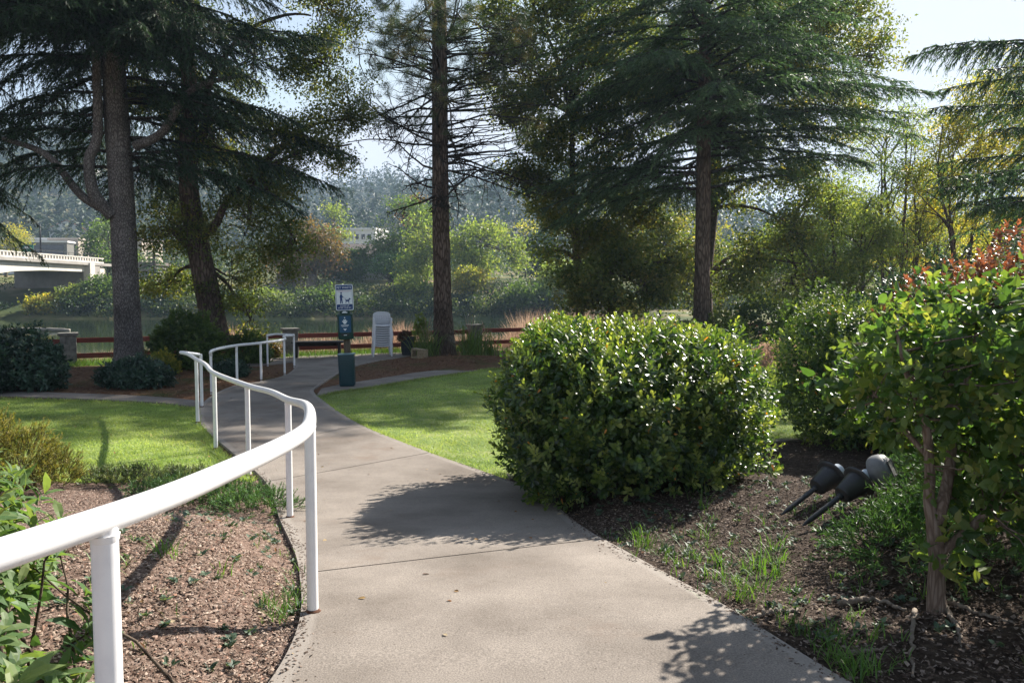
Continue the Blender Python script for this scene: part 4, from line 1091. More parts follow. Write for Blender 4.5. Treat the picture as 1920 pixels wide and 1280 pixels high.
def broadleaf(name, label, cat, base, trunk, radii, blobs, lm, bm, leaf=.09, ncl=300, per=60, sig=.22, group=None, W=1.0, shell=(.45, 1.0), fork=None, tpl=DIA, flare=.5, droop=-.25, sides=16, limb=None, sub=True, stems=(), rnds=.18, hk=2.2):
    t = empty(name, base, label, cat, group)
    gB = Geo(); trunk_geo(gB, trunk, radii, sides, 40, .07, flare)
    for st, sr in stems: trunk_geo(gB, st, sr, 10, 30, .06, 0)
    gL = Geo(); cl, _ = blob_pts(blobs, int(ncl * 1.25), shell); cl = holes(cl, hk, -.2)
    clump_leaves(gL, cl, per, sig, leaf, tpl, W, droop=droop, rndspread=rnds)
    fk = fork if fork is not None else [trunk[-1]]
    limbs_to(gB, fk, blobs, cl, limb or radii[-1] * .8, sub)
    gB.build('trunk', bm, t); gL.build('crown', lm, t, smooth=False)
    return t


def shoots(g, pos, d, nleaf, leafL, slen, tpl, W=1.0, open_=(1.35, .45), rs=.15, rbase=.4, tipgain=.35):
    """leafy shoots: whorls of leaves up a short axis"""
    N = len(pos); d = nrm(d)
    ref = np.where(np.abs(d[:, 2:3]) > .9, np.array([[1.0, 0, 0]]), np.array([[0, 0, 1.0]]))
    S = nrm(np.cross(d, ref)); U = np.cross(S, d)
    j = np.arange(nleaf); t = (j + .5) / nleaf
    az = (j * 2.399)[None] + rng.uniform(0, 6.28, (N, 1)); rad = np.cos(az)[..., None] * S[:, None] + np.sin(az)[..., None] * U[:, None]
    a = (open_[0] + (open_[1] - open_[0]) * t)[None, :] + rng.normal(size=(N, nleaf)) * .18
    ld_ = np.cos(a)[..., None] * d[:, None] + np.sin(a)[..., None] * rad
    ln_ = np.sin(a)[..., None] * d[:, None] - np.cos(a)[..., None] * rad + rng.normal(size=(N, nleaf, 3)) * .2
    sl = slen * rng.uniform(.7, 1.3, (N, 1))
    p = pos[:, None] + d[:, None] * (sl * t[None])[..., None]
    sz = leafL * (1.05 - .35 * t)[None] * rng.uniform(.6, 1.3, (N, nleaf)) * rng.uniform(.8, 1.2, (N, 1))
    r = np.clip(rbase + tipgain * (t[None] - .3) + rng.normal(size=(N, 1)) * rs + rng.normal(size=(N, nleaf)) * .1, 0, .93)
    r[rng.random((N, nleaf)) < .006] = 1.0
    g.leaves(tpl, p.reshape(-1, 3), ld_.reshape(-1, 3), ln_.reshape(-1, 3), sz.ravel(), W, r.ravel())


def stems_for(g, base, tops, r=.012, spread=.1, k=7):
    n = len(tops); b = np.asarray(base, float) + np.c_[rng.normal(size=(n, 2)) * spread, np.full(n, -.03)]
    t = np.linspace(0, 1, k)[None, :, None]
    p = b[:, None] * (1 - t) + tops[:, None] * t; p[:, :, :2] += (b[:, None, :2] - tops[:, None, :2]) * (t * (1 - t)) * .5
    p += rng.normal(size=p.shape) * .012 * t
    g.tubes(p, np.broadcast_to(np.linspace(r, r * .3, k), (n, k)), 5, cap=False)


def shrub(name, label, blobs, lm, nshoot, nleaf, leafL, slen, tpl, base, W=1.0, cat='shrub', group=None, updir=.6, fill=.5, stemr=.012, nst=14, jag=.16, open_=(1.35, .45), shell=(.82, 1.0), rs=.15, rbase=.4, zmin=None, stem_mat=None):
    t = empty(name, base, label, cat, group)
    gL = Geo(); p, n_ = blob_pts(blobs, nshoot, shell, jag)
    gz = zg(p[:, 0], p[:, 1]); ok = p[:, 2] > gz + .04
    p, n_ = p[ok], n_[ok]
    d = nrm(n_ + np.array([0, 0, updir]) + rng.normal(size=p.shape) * .3)
    shoots(gL, p - d * slen * .7, d, nleaf, leafL, slen, tpl, W, open_, rs, rbase)
    if fill:
        q_, _ = blob_pts(blobs, int(nshoot * nleaf * fill), (.35, .9), jag); q_ = q_[q_[:, 2] > zg(q_[:, 0], q_[:, 1]) + .05]
        gL.leaves(tpl if len(tpl[0]) < 5 else DIA, q_, rdir(len(q_)), rdir(len(q_), .6), leafL * 1.15 * rng.uniform(.7, 1.2, len(q_)), W, np.clip(rng.normal(.3, .15, len(q_)), 0, 1))
    gS = Geo(); tops = p[rng.choice(len(p), min(nst, len(p)), replace=False)] if len(p) else p
    tops = tops * .75 + np.asarray(base) * .25
    stems_for(gS, base, tops, stemr)
    gS.build('stem', stem_mat or M['bark_brown'], t); gL.build('foliage', lm, t, smooth=False)
    return t


STRAP = (np.array([[-.5, 0, 0], [.5, 0, 0], [.5, .3, .01], [-.5, .3, .01], [.42, .6, -.06], [-.42, .6, -.06], [.28, .84, -.2], [-.28, .84, -.2], [0, 1, -.4]]),
         [np.array([[0, 1, 2, 3], [3, 2, 4, 5], [5, 4, 6, 7]]), np.array([[7, 6, 8]])])


def tuft(g, base, n, L, w_, spread=.5, foot=.05, tpl=STRAP, lo=.55, rb=.5):
    base = np.asarray(base, float); a = rng.uniform(0, 6.28, n); s = rng.uniform(.05, 1, n) * spread
    d = nrm(np.c_[np.cos(a) * s, np.sin(a) * s, np.ones(n)])
    nr = nrm(np.c_[-np.cos(a) * 1.0, -np.sin(a) * 1.0, s])
    p = base + np.c_[rng.normal(size=(n, 2)) * foot, np.zeros(n) - .01]
    g.leaves(tpl, p, d, nr, L * rng.uniform(lo, 1.1, n), w_ / L, np.clip(rng.normal(rb, .2, n), 0, 1))


# ------------------------------------------------------------------ plant materials
M['bark_brown'] = bark_mat('brown_bark', (.05, .035, .026), (.11, .08, .06), (.19, .145, .11))
M['bark_grey'] = bark_mat('grey_bark', (.06, .052, .05), (.14, .127, .12), (.25, .23, .215), scale=27, stretch=(1, 1, .4), bump=1.0, bdist=.02)
M['bark_pine'] = bark_mat('pine_bark', (.035, .024, .018), (.12, .085, .065), (.2, .15, .12), scale=17, stretch=(1, 1, .2), bdist=.06)
M['bark_oak'] = bark_mat('oak_bark', (.035, .026, .02), (.09, .065, .05), (.16, .12, .095), scale=16, stretch=(1, 1, .2), bdist=.05)
M['bark_dead'] = bark_mat('dead_branch_bark', (.02, .016, .014), (.05, .042, .037), (.1, .09, .08), scale=30)
M['bark_smooth'] = bark_mat('smooth_bark', (.11, .078, .06), (.17, .125, .098), (.24, .19, .155), scale=40, bump=.3, bdist=.008)
M['bark_pale'] = bark_mat('pale_bark', (.06, .05, .04), (.14, .12, .1), (.22, .19, .16), scale=20)
M['lf_fir'] = leaf_mat('fir_needles', [(.014, .034, .016), (.029, .064, .028), (.058, .108, .046)], rough=.6, trans=.15, tcol=(1.3, 1.5, .9), spec=.25)
M['lf_cedar'] = leaf_mat('cedar_needles', [(.04, .078, .036), (.085, .148, .068), (.18, .25, .12)], rough=.5, trans=.36, tcol=(1.3, 1.5, .9), spec=.3)
M['lf_pine'] = leaf_mat('pine_needles', [(.035, .06, .03), (.06, .1, .045), (.2, .14, .06)], rough=.5, trans=.2, spec=.3)
M['lf_oak'] = leaf_mat('oak_leaves', [(.034, .058, .018), (.075, .11, .032), (.14, .16, .05), (.26, .22, .075)], rough=.4, trans=.5)
M['lf_green'] = leaf_mat('green_leaves', [(.035, .065, .022), (.07, .12, .036), (.13, .18, .055)], rough=.42, trans=.48)
M['lf_light'] = leaf_mat('light_green_leaves', [(.07, .11, .035), (.14, .19, .06), (.26, .27, .085)], rough=.45, trans=.55)
M['lf_yellow'] = leaf_mat('yellowing_leaves', [(.11, .15, .035), (.24, .25, .055), (.5, .38, .07)], rough=.45, trans=.5)
M['lf_rust'] = leaf_mat('rusty_leaves', [(.06, .07, .025), (.15, .105, .04), (.26, .13, .055)], rough=.5, trans=.3)
M['lf_hedge'] = leaf_mat('glossy_hedge_leaves', [(.016, .042, .013), (.045, .092, .022), (.13, .185, .04), (.27, .31, .085)], rough=.3, trans=.38, spec=.6, patch=.2, pscale=2)
_e = [n for n in M['lf_hedge'].node_tree.nodes if n.type == 'VALTORGB'][0].color_ramp.elements; _e[-1].position = .93; _x = _e.new(1.0); _x.color = (.5, .2, .03, 1)
M['lf_tree'] = leaf_mat('broad_green_leaves', [(.03, .072, .022), (.06, .122, .034), (.125, .185, .048), (.25, .26, .075)], rough=.42, trans=.4, spec=.4, patch=.2, pscale=3)
M['lf_rhodo'] = leaf_mat('long_green_leaves', [(.045, .1, .035), (.085, .155, .055), (.14, .2, .075), (.24, .25, .07)], rough=.5, trans=.36, spec=.3, patch=.2, pscale=3)
M['lf_darkrhodo'] = leaf_mat('dark_shrub_leaves', [(.014, .038, .026), (.028, .065, .042), (.055, .1, .06)], rough=.35, trans=.2, spec=.5)
M['lf_red'] = leaf_mat('red_tip_leaves', [(.055, .09, .03), (.11, .09, .033), (.22, .085, .038), (.36, .16, .08)], rough=.3, trans=.35, spec=.5, tcol=(1.6, 1.2, .9))
M['lf_thicket'] = leaf_mat('bank_thicket_leaves', [(.012, .028, .011), (.03, .06, .022), (.075, .11, .035), (.17, .19, .07)], rough=.5, trans=.3, pscale=.12, patch=.5)
M['lf_gold'] = leaf_mat('golden_scale_leaves', [(.1, .14, .03), (.25, .25, .05), (.48, .38, .11)], rough=.6, trans=.2)
M['lf_juniper'] = leaf_mat('juniper_leaves', [(.035, .09, .035), (.07, .155, .048), (.13, .23, .075)], rough=.55, trans=.2)
M['lf_cover'] = leaf_mat('groundcover_leaves', [(.05, .09, .04), (.1, .15, .06), (.2, .21, .09)], rough=.5, trans=.2)
M['grass'] = leaf_mat('lawn_blades', [(.17, .27, .07), (.28, .38, .12), (.44, .5, .21)], rough=.5, trans=.42, tcol=(1.6, 1.5, .8), spec=.3, patch=.28, pscale=.9)
M['dry'] = leaf_mat('dry_grass_blades', [(.3, .2, .16), (.44, .32, .26), (.54, .43, .36)], rough=.8, trans=.4, tcol=(1.2, 1.1, .9), spec=.1)
M['strap'] = leaf_mat('strap_leaves', [(.05, .1, .03), (.1, .17, .045), (.2, .24, .07)], rough=.42, trans=.35)
M['weed'] = leaf_mat('weed_leaves', [(.04, .1, .022), (.08, .165, .03), (.14, .22, .05)], rough=.5, trans=.35)
M['weed_grey'] = leaf_mat('grey_weed_leaves', [(.04, .075, .05), (.075, .12, .08), (.13, .17, .11)], rough=.55, trans=.25)
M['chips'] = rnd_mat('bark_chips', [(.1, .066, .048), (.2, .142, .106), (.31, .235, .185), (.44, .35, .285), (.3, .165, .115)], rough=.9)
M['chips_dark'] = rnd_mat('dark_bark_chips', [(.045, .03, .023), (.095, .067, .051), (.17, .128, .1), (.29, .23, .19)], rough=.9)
M['needles'] = rnd_mat('fallen_needles', [(.09, .045, .025), (.19, .1, .055), (.3, .18, .1)], rough=.9)
# ------------------------------------------------------------------ conifers
def conifer(name, label, base, trunk, radii, specs, lm, bm, flare=.35, sides=26, limbs=()):
    t = empty(name, base, label, 'tree')
    gB = Geo(); c_, rr = trunk_geo(gB, trunk, radii, sides, 70, .05, flare)
    for lp, lr_ in limbs: trunk_geo(gB, lp, lr_, 12, 30, .06, 0)
    gL = Geo(); gT = Geo()
    for z, az, L, kw in specs:
        i = int(np.argmin(np.abs(c_[:, 2] - z))); st = c_[i].copy(); st[2] = z
        bough(gL, gT, st, az, L, **kw)
    gB.build('trunk', bm, t); gT.build('branch', M['bark_dead'], t); gL.build('crown', lm, t, smooth=False)
    return t


# big fir at left
bx, by = -9.45, 19.6; bz = float(zg(bx, by))
tr = [(bx, by, bz - .15), (bx - .02, by, bz + 1.2), (bx - .06, by, 3.5), (bx - .15, by, 6.5), (bx - .2, by, 10), (bx - .2, by, 16)]
specs = []
az0 = 0
for z in np.arange(4.4, 14.5, .36):
    nb = 5 if z < 10.5 else 3
    for k in range(nb):
        az = az0 + k * 2 * np.pi / nb + rng.normal() * .25
        cam_side = math.sin(az) < -.45
        if cam_side and z < 6.6: continue
        L = np.interp(z, [4, 7, 14.5], [5.4, 5.6, 2.2]) * rng.uniform(.75, 1.1)
        if cam_side: L *= .8
        specs.append((z + rng.uniform(-.12, .12), az, L, dict(rise=rng.uniform(.02, .22), droop=rng.uniform(.22, .42), dens=13 if z < 10.5 else 6, twl=.27, bl=.125, hang=rng.uniform(.35, .8), r0=.045, sp=.024 if z < 10.5 else .06, wd=.19)))
    az0 += .9
for z in np.arange(7.2, 11.4, .3):
    for az in rng.uniform(-2.7, -.4, 3):
        specs.append((z, az, rng.uniform(3.4, 5.2), dict(rise=rng.uniform(.05, .2), droop=rng.uniform(.25, .45), dens=13, twl=.27, bl=.125, hang=rng.uniform(.35, .8), r0=.045, sp=.026, wd=.19)))
limbs = [([(bx - .2, by - .2, 3.2), (bx - .55, by - .35, 3.7), (bx - .62, by - .4, 4.5), (bx - .42, by - .35, 5.2), (bx - .36, by - .4, 7.5)], [.16, .14, .12, .11, .09]),
         ([(bx - .3, by - .15, 3.3), (bx - .9, by - .3, 3.7), (bx - 1.6, by - .4, 4.6), (bx - 2.6, by - .5, 5.0)], [.12, .1, .08, .05]),
         ([(bx + .3, by, 4.9), (bx + 1.0, by - .1, 5.2), (bx + 1.8, by - .2, 6.2), (bx + 3.0, by - .3, 6.5)], [.12, .1, .07, .04])]
conifer('fir_tree', 'big fir with a thick grey trunk and drooping dark boughs at left near the fence', (bx, by, bz), tr, [.345, .30, .285, .265, .23, .13], specs, M['lf_fir'], M['bark_grey'], .3, 28, limbs)

# second fir off to the far left whose boughs hang into the picture
bx2, by2 = -15.6, 18.6; bz2 = float(zg(bx2, by2))
specs = []; az0 = .3
for z in np.arange(3.6, 12.5, .38):
    for k in range(5):
        az = az0 + k * 2 * np.pi / 5 + rng.normal() * .25
        L = np.interp(z, [3, 7, 13], [4.2, 4.0, 2.0]) * rng.uniform(.75, 1.1)
        specs.append((z, az, L, dict(rise=.12, droop=rng.uniform(.35, .6), dens=11, twl=.27, bl=.13, hang=rng.uniform(.5, 1.0), r0=.045, sp=.028, wd=.2)))
    az0 += .9
conifer('fir_tree', 'dark fir at the left frame edge with low hanging boughs', (bx2, by2, bz2), [(bx2, by2, bz2 - .1), (bx2, by2, 4), (bx2, by2, 13.5)], [.36, .3, .1], specs, M['lf_fir'], M['bark_grey'])

# layered cedar right of centre
K = 1.22; cx_, cy_ = 4.75 * K, 20.0 * K; cz_ = float(zg(cx_, cy_))
def zk(z): return 1.4 + (z - 1.4) * K
specs = []; az0 = 0
for z in np.arange(3.9, 12.6, .36):
    nb = 6 if z < 10 else 4
    for k in range(nb):
        az = az0 + k * 2 * np.pi / nb + rng.normal() * .22
        right = math.cos(az); front = -math.sin(az)
        L = np.interp(z, [3.8, 5, 7, 9, 12.6], [3.6, 4.7, 4.8, 4.0, 1.6]) * rng.uniform(.78, 1.08) * (1.0 if right > .5 else .9 if right < -.4 else .95) * K
        if front > .6 and z < 5.0: continue
        up_ = .34 if (right > .3) else .12
        specs.append((zk(z + rng.uniform(-.1, .1)), az, L, dict(rise=rng.uniform(up_ - .12, up_ + .08), droop=rng.uniform(.22, .36) + (.12 if right < -.3 and z < 6 else 0), dens=11 if z < 10 else 5, twl=.26, bl=.13, hang=rng.uniform(.15, .6), r0=.045, sp=.027 if z < 10 else .06, wd=.2)))
    az0 += .77
for z, az, L, rs_ in ((5.7, .05, 5.3, .17), (6.1, -.1, 5.5, .2), (6.5, .1, 5.4, .22), (5.2, -.2, 5.2, .14), (4.9, .0, 5.0, .06), (4.5, 3.25, 4.6, .0), (4.3, 3.5, 4.4, -.05), (4.7, 2.9, 4.4, .02), (4.1, 3.3, 4.2, -.1)):
    specs.append((zk(z), az, L * K, dict(rise=rs_, droop=.18, dens=12, twl=.23, bl=.13, hang=.3, r0=.05, sp=.026, wd=.2, curve=.05)))
conifer('cedar_tree', 'tall cedar with layered blue green boughs and bare lower trunk behind the big rounded shrub', (cx_, cy_, cz_), [(cx_, cy_, cz_ - .1), (cx_ + .02, cy_, 2), (cx_, cy_, 6), (cx_ - .05, cy_, 16.5)], [.27, .235, .21, .06], specs, M['lf_cedar'], M['bark_brown'], .3, 22)

# cedar beyond the right frame edge
K = 1.2; ex, ey = 10.1 * K, 14.0 * K; ez = float(zg(ex, ey))
specs = []
for z, L, rs_, hg in ((5.75, 3.1, .02, .9), (5.0, 2.7, .0, .9), (4.5, 3.0, .02, .7), (3.9, 2.9, .03, .7), (3.45, 3.2, -.02, .8), (3.0, 3.2, .0, .7), (6.6, 2.6, .1, .8)):
    for k in range(2):
        specs.append((zk(z + rng.uniform(-.15, .15)), math.pi + rng.uniform(-.35, .35) + (.0 if k == 0 else rng.choice([-.5, .5])), L * K * rng.uniform(.85, 1.05), dict(rise=rs_ + .05, droop=.1, dens=16, twl=.2, bl=.115, hang=hg, r0=.035, sp=.021, wd=.19, curve=rng.normal() * .1)))
az0 = 0
for z in np.arange(2.9, 7.8, .5):
    for k in range(4):
        az = az0 + k * math.pi / 2
        if math.cos(az) < -.3: continue
        specs.append((zk(z), az, K * np.interp(z, [3, 8], [3.4, 1.2]) * rng.uniform(.8, 1.1), dict(rise=.1, droop=.2, dens=8, twl=.25, bl=.14, hang=.5, r0=.035, sp=.04, wd=.2)))
    az0 += .8
conifer('cedar_tree', 'cedar at the right frame edge whose long drooping boughs reach in against the sky', (ex, ey, ez), [(ex, ey, ez - .1), (ex, ey, 4), (ex, ey, 9.8)], [.32, .26, .05], specs, M['lf_cedar'], M['bark_brown'])

# ------------------------------------------------------------------ tall pine with dead branches
px_, py_ = -2.0, 23.0; pz_ = float(zg(px_, py_))
t = empty('pine_tree', (px_, py_, pz_), 'tall pine with a straight brown trunk and bare dead branches in the middle', 'tree')
gB = Geo(); c_, rr = trunk_geo(gB, [(px_ + .03, py_, pz_ - .1), (px_, py_, 1.2), (px_ - .04, py_, 4), (px_ - .05, py_, 9), (px_ - .05, py_, 15)], [.33, .255, .235, .21, .12], 26, 80, .06, .25)
gD = Geo(); gN = Geo(); mains = []
for z in np.concatenate([np.arange(3.9, 8.6, .19), np.arange(8.6, 12, .5)]):
    for rep in range(2):
        az = rng.uniform(0, 2 * np.pi)
        L = np.interp(z, [3.8, 5, 8, 12], [1.9, 2.9, 3.0, 2.4]) * rng.uniform(.65, 1.15); k = 12
        i = int(np.argmin(np.abs(c_[:, 2] - z))); st = c_[i].copy(); st[2] = z
        d = np.array([math.cos(az), math.sin(az), rng.uniform(-.15, .35)]); pts = [st]; bend = rng.uniform(-.09, .02)
        for j in range(1, k):
            d = nrm(d + np.array([0, 0, bend + (.035 * (j > 7))]) + rng.normal(size=3) * .11); pts.append(pts[-1] + d * L / (k - 1))
        mains.append(pts)
mains = np.array(mains)
gD.tubes(mains, np.broadcast_to(np.linspace(.036, .011, 12), mains.shape[:2]), 5)
c1 = grow(mains, 8, (.22, .5), curl=.7, k=8, tmin=.2); gD.tubes(c1, np.broadcast_to(np.linspace(.014, .006, 8), c1.shape[:2]), 4, cap=False)
c2 = grow(c1, 4, (.3, .65), curl=.9, k=6, tmin=.2); gD.tubes(c2, np.broadcast_to(np.linspace(.008, .0045, 6), c2.shape[:2]), 3, cap=False)
# living needle tufts on the higher branch ends
tips = np.vstack([c2[:, -1], c1[:, -1], mains[:, -1]])
keep = (tips[:, 2] > 5.4) & (rng.random(len(tips)) < np.interp(tips[:, 2], [5.4, 6.8, 8.5], [.05, .22, .8])); tips = tips[keep]
extra = []
for c_e, r_e, n_e in ((P(775, 130, 22), (1.0, .9, .6), 26), (P(905, 150, 22.3), (1.0, .9, .7), 28), (P(1010, 190, 22.6), (.9, .9, .9), 34), (P(730, 95, 22.5), (.7, .7, .5), 16), (P(1000, 270, 22.6), (.7, .7, .5), 20), (P(950, 60, 22.6), (1.1, .9, .8), 34), (P(700, 40, 22.6), (.8, .8, .5), 14)):
    extra.append(c_e + rng.normal(size=(n_e, 3)) * np.array(r_e) * .5)
ex_ = np.vstack(extra)
trunk_pts = c_[np.clip(np.searchsorted(c_[:, 2], ex_[:, 2] - .3), 0, len(c_) - 1)]
tt_ = np.linspace(0, 1, 7)[None, :, None]; bp_ = trunk_pts[:, None] * (1 - tt_) + ex_[:, None] * tt_ + rng.normal(size=(len(ex_), 7, 3)) * .06 * tt_
gD.tubes(bp_[::2], np.broadcast_to(np.linspace(.022, .006, 7), bp_[::2].shape[:2]), 4, cap=False)
tips = np.vstack([tips, ex_])
n = len(tips) * 60; own = np.repeat(np.arange(len(tips)), 60)
dd = rdir(n, .25); dd[:, :2] *= 1.2
gN.leaves(BLADE, tips[own] + rng.normal(size=(n, 3)) * .05, dd, rdir(n), rng.uniform(.12, .22, n), .05, np.clip(np.repeat(rng.normal(.4, .28, len(tips)), 60) + rng.normal(size=n) * .1, 0, 1))
gB.build('trunk', M['bark_pine'], t); gD.build('dead_branch', M['bark_dead'], t); gN.build('needles', M['lf_pine'], t, smooth=False)

# ------------------------------------------------------------------ leaning oak at left
D = 20.6
tk = [P(402, 655, D), P(398, 590, D), P(380, 500, D), P(362, 410, D), P(352, 310, D), P(356, 200, D), P(352, 90, D), P(355, -60, D)]
def bl(px, py, Dd, r, rz=None): return (P(px, py, Dd), (r, r, rz or r * .8))
oak_blobs = [bl(330, 430, 20.6, 1.0), bl(470, 420, 20.4, 1.15), bl(545, 470, 20.6, .8), bl(430, 520, 20.8, .95), bl(500, 350, 20.8, 1.0), bl(400, 250, 21, 1.0), bl(560, 250, 20.6, 1.1), bl(610, 120, 20.8, 1.2), bl(480, 110, 21, 1.2), bl(300, 160, 21.2, 1.1), bl(640, 300, 20.8, .5), bl(470, 590, 21, .7), bl(310, 530, 21.2, .6), bl(655, 215, 20.8, .6), bl(300, 20, 21.5, 1.3), bl(600, 10, 21.5, 1.2)]
stems = [([P(372, 450, D), P(405, 420, D - .1), P(430, 370, D - .2), P(480, 330, D - .2)], [.14, .1, .08, .05]),
         ([P(352, 320, D), P(385, 240, D), P(392, 160, D), P(440, 80, D)], [.15, .11, .09, .05]),
         ([P(358, 470, D), P(330, 440, D), P(312, 430, D)], [.09, .07, .05])]
broadleaf('oak_tree', 'leaning evergreen oak with dark rugged trunk between the big fir and the path', 'tree', tk[0], tk, [.34, .31, .29, .26, .22, .2, .17, .1], oak_blobs, M['lf_oak'], M['bark_oak'], leaf=.08, ncl=900, per=100, sig=.21, fork=tk[2:] + [s[0][-1] for s in stems], flare=.4, stems=stems, limb=.07, sides=20)

# oaks behind the pine and cedar
def tree_at(px, Dd): x = (px - 960) / F * Dd; return np.array([x, Dd, float(zg(x, Dd))])
b_ = tree_at(1085, 28)
blobs = [bl(1090, 440, 27.2, 1.0), bl(1170, 440, 27.5, 1.1), bl(1030, 470, 27.4, .6), bl(945, 130, 27.5, 1.1), bl(1070, 340, 28, 1.3), bl(990, 200, 27, 1.1), bl(1060, 110, 27.5, 2.0), bl(1000, 30, 27.5, 1.8), bl(1130, 30, 28, 2.2), bl(1030, 250, 27.5, 1.3), bl(1010, 360, 27.2, .95), bl(1120, 250, 28.5, 1.7), bl(975, 320, 27, .6), bl(1170, 380, 28.5, 1.3), bl(1060, 420, 27.5, .8), bl(1200, 130, 29, 2.0)]
broadleaf('oak_tree', 'olive brown oak filling the gap between the tall pine and the cedar', 'tree', b_, [b_ - [0, 0, .1], b_ + [.05, 0, 2], b_ + [-.2, 0, 4.5], b_ + [-.3, 0, 9]], [.17, .15, .12, .07], blobs, M['lf_oak'], M['bark_oak'], leaf=.125, ncl=1400, per=68, sig=.28, fork=[b_ + [-.1, 0, 3], b_ + [-.2, 0, 5], b_ + [-.3, 0, 8]], limb=.09)
b_ = tree_at(1326, 30.5)
blobs = [bl(1600, 40, 29, 1.5), bl(1530, 90, 29.5, 1.9), bl(1450, 60, 30, 2.2), bl(1560, 210, 29.5, 1.4), bl(1400, 200, 30, 2.2), bl(1490, 330, 29, 1.2), bl(1485, 430, 28, .9), bl(1500, 500, 28, .55), bl(1420, 470, 28.5, .9), bl(1360, 360, 29.5, 1.3), bl(1340, 80, 30, 2), bl(1280, 180, 30, 2), bl(1640, 100, 29, .8), bl(1365, 520, 28, .8)]
broadleaf('oak_tree', 'golden olive oak rising behind the cedar with leafy ends beside the open sky', 'tree', b_, [b_ - [0, 0, .1], b_ + [-.1, 0, 2.5], b_ + [.2, 0, 6], b_ + [.3, 0, 10.5]], [.3, .26, .2, .1], blobs, M['lf_oak'], M['bark_oak'], leaf=.13, ncl=1200, per=62, sig=.29, fork=[b_ + [0, 0, 2.5], b_ + [.1, 0, 5], b_ + [.3, 0, 8]], limb=.09, rnds=.24)
b_ = tree_at(1140, 25)
broadleaf('oak_tree', 'low dark spreading oak under the left boughs of the cedar', 'tree', b_, [b_ - [0, 0, .1], b_ + [.05, 0, .8], b_ + [.1, 0, 1.6], b_ + [.0, .1, 2.4]], [.16, .13, .1, .06], [bl(1090, 525, 24.6, .95), bl(1160, 500, 25, 1.0), bl(1205, 540, 24.5, .8), bl(1130, 570, 24.2, .8), bl(1240, 490, 25.5, .8)], M['lf_oak'], M['bark_oak'], leaf=.12, ncl=420, per=48, sig=.24, shell=(.3, 1.1), hk=2.6)
# bare-stemmed airy trees further right
def airy(label, px, Dd, tops, blobs, lm, leaf, ncl, per, name='alder_tree', sig=.25, r=.10):
    """several wandering stems, two orders of side branches, leaves on their ends"""
    b_ = tree_at(px, Dd); t = empty(name, b_, label, 'tree'); gB = Geo(); st = []
    for k, (tx, ty, jx) in enumerate(tops):
        e_ = P(tx, ty, Dd + rng.uniform(-.6, .6)); m_ = b_ * .5 + e_ * .5 + np.array([jx, rng.uniform(-.3, .3), .2])
        c_ = smooth_curve(np.array([b_ + rng.normal(size=3) * [.15, .15, 0] - [0, 0, .1], b_ * .75 + m_ * .25 + [jx * .3 + rng.normal() * .1, 0, 0], m_, m_ * .5 + e_ * .5 + rng.normal(size=3) * .15, e_]), 16)
        c_ += np.cumsum(rng.normal(size=c_.shape) * .025, axis=0); st.append(c_)
    st = np.array(st); gB.tubes(st, np.broadcast_to(r * np.linspace(1, .12, 16) ** .8, st.shape[:2]), 9)
    c1 = grow(st, 9, (.2, .42), spread=(.4, .85), curl=.3, k=8, tmin=.3, grav=.03); gB.tubes(c1, np.broadcast_to(r * np.linspace(.36, .1, 8), c1.shape[:2]), 5, cap=False)
    c2 = grow(c1, 5, (.3, .6), spread=(.4, 1.0), curl=.4, k=6, tmin=.3); gB.tubes(c2, np.broadcast_to(r * np.linspace(.14, .05, 6), c2.shape[:2]), 4, cap=False)
    cl, _ = blob_pts(blobs, int(ncl * 1.2), (.25, 1.08), .4); cl = holes(cl, 1.7, -.1); C = np.vstack([c1.reshape(-1, 3), c2.reshape(-1, 3)])
    near = C[np.array([int(np.argmin(((C - q_) ** 2).sum(1))) for q_ in cl])]
    tt_ = np.linspace(0, 1, 6)[None, :, None]; tw = near[:, None] * (1 - tt_) + cl[:, None] * tt_ + rng.normal(size=(len(cl), 6, 3)) * .05 * tt_
    gB.tubes(tw, np.broadcast_to(r * np.linspace(.13, .04, 6), tw.shape[:2]), 4, cap=False)
    tips = np.vstack([cl, c2[:, -1][c2[:, -1, 2] > b_[2] + 1.2]]); gL = Geo(); clump_leaves(gL, tips, per, sig, leaf, rndspread=.24)
    gB.build('trunk', M['bark_oak'], t); gL.build('crown', lm, t, smooth=False)
    return t
airy('slender many stemmed alder with thin light leaves against the sky', 1685, 34, [(1690, 250, .1), (1650, 290, -.3), (1720, 300, .5), (1670, 230, .0)], [bl(1650, 290, 34, 1.2), bl(1700, 260, 34, 1.1), bl(1665, 350, 34, 1.0), bl(1720, 330, 34.5, .9), bl(1610, 350, 34.5, 1.0), bl(1690, 420, 35, 1.3)], M['lf_light'], .10, 240, 36)
airy('spreading alder with dark slanting limbs low behind the shrubs', 1600, 29, [(1500, 380, -.6), (1560, 360, -.2), (1620, 400, .2), (1480, 450, -.8)], [bl(1560, 430, 29, 1.2), bl(1620, 440, 29.5, 1.1), bl(1530, 500, 29, 1.1), bl(1600, 510, 29, 1.1), bl(1650, 500, 29.5, 1.1), bl(1480, 540, 28.5, .9), bl(1540, 570, 28.5, .8), bl(1620, 580, 28.5, .9)], M['lf_light'], .105, 620, 46, r=.09)
airy('yellow green maple with thin dark stems at the right below the sky', 1800, 33, [(1770, 230, -.1), (1840, 180, .2), (1890, 220, .6), (1790, 300, 0)], [bl(1850, 220, 33, 1.5), bl(1790, 260, 33, 1.1), bl(1900, 180, 33, 1.4), bl(1890, 290, 33, 1.5), bl(1810, 330, 33.5, 1.2), bl(1940, 240, 33, 1.6), bl(1770, 360, 34, 1.0), bl(1870, 370, 33.5, 1.2)], M['lf_yellow'], .12, 460, 44)
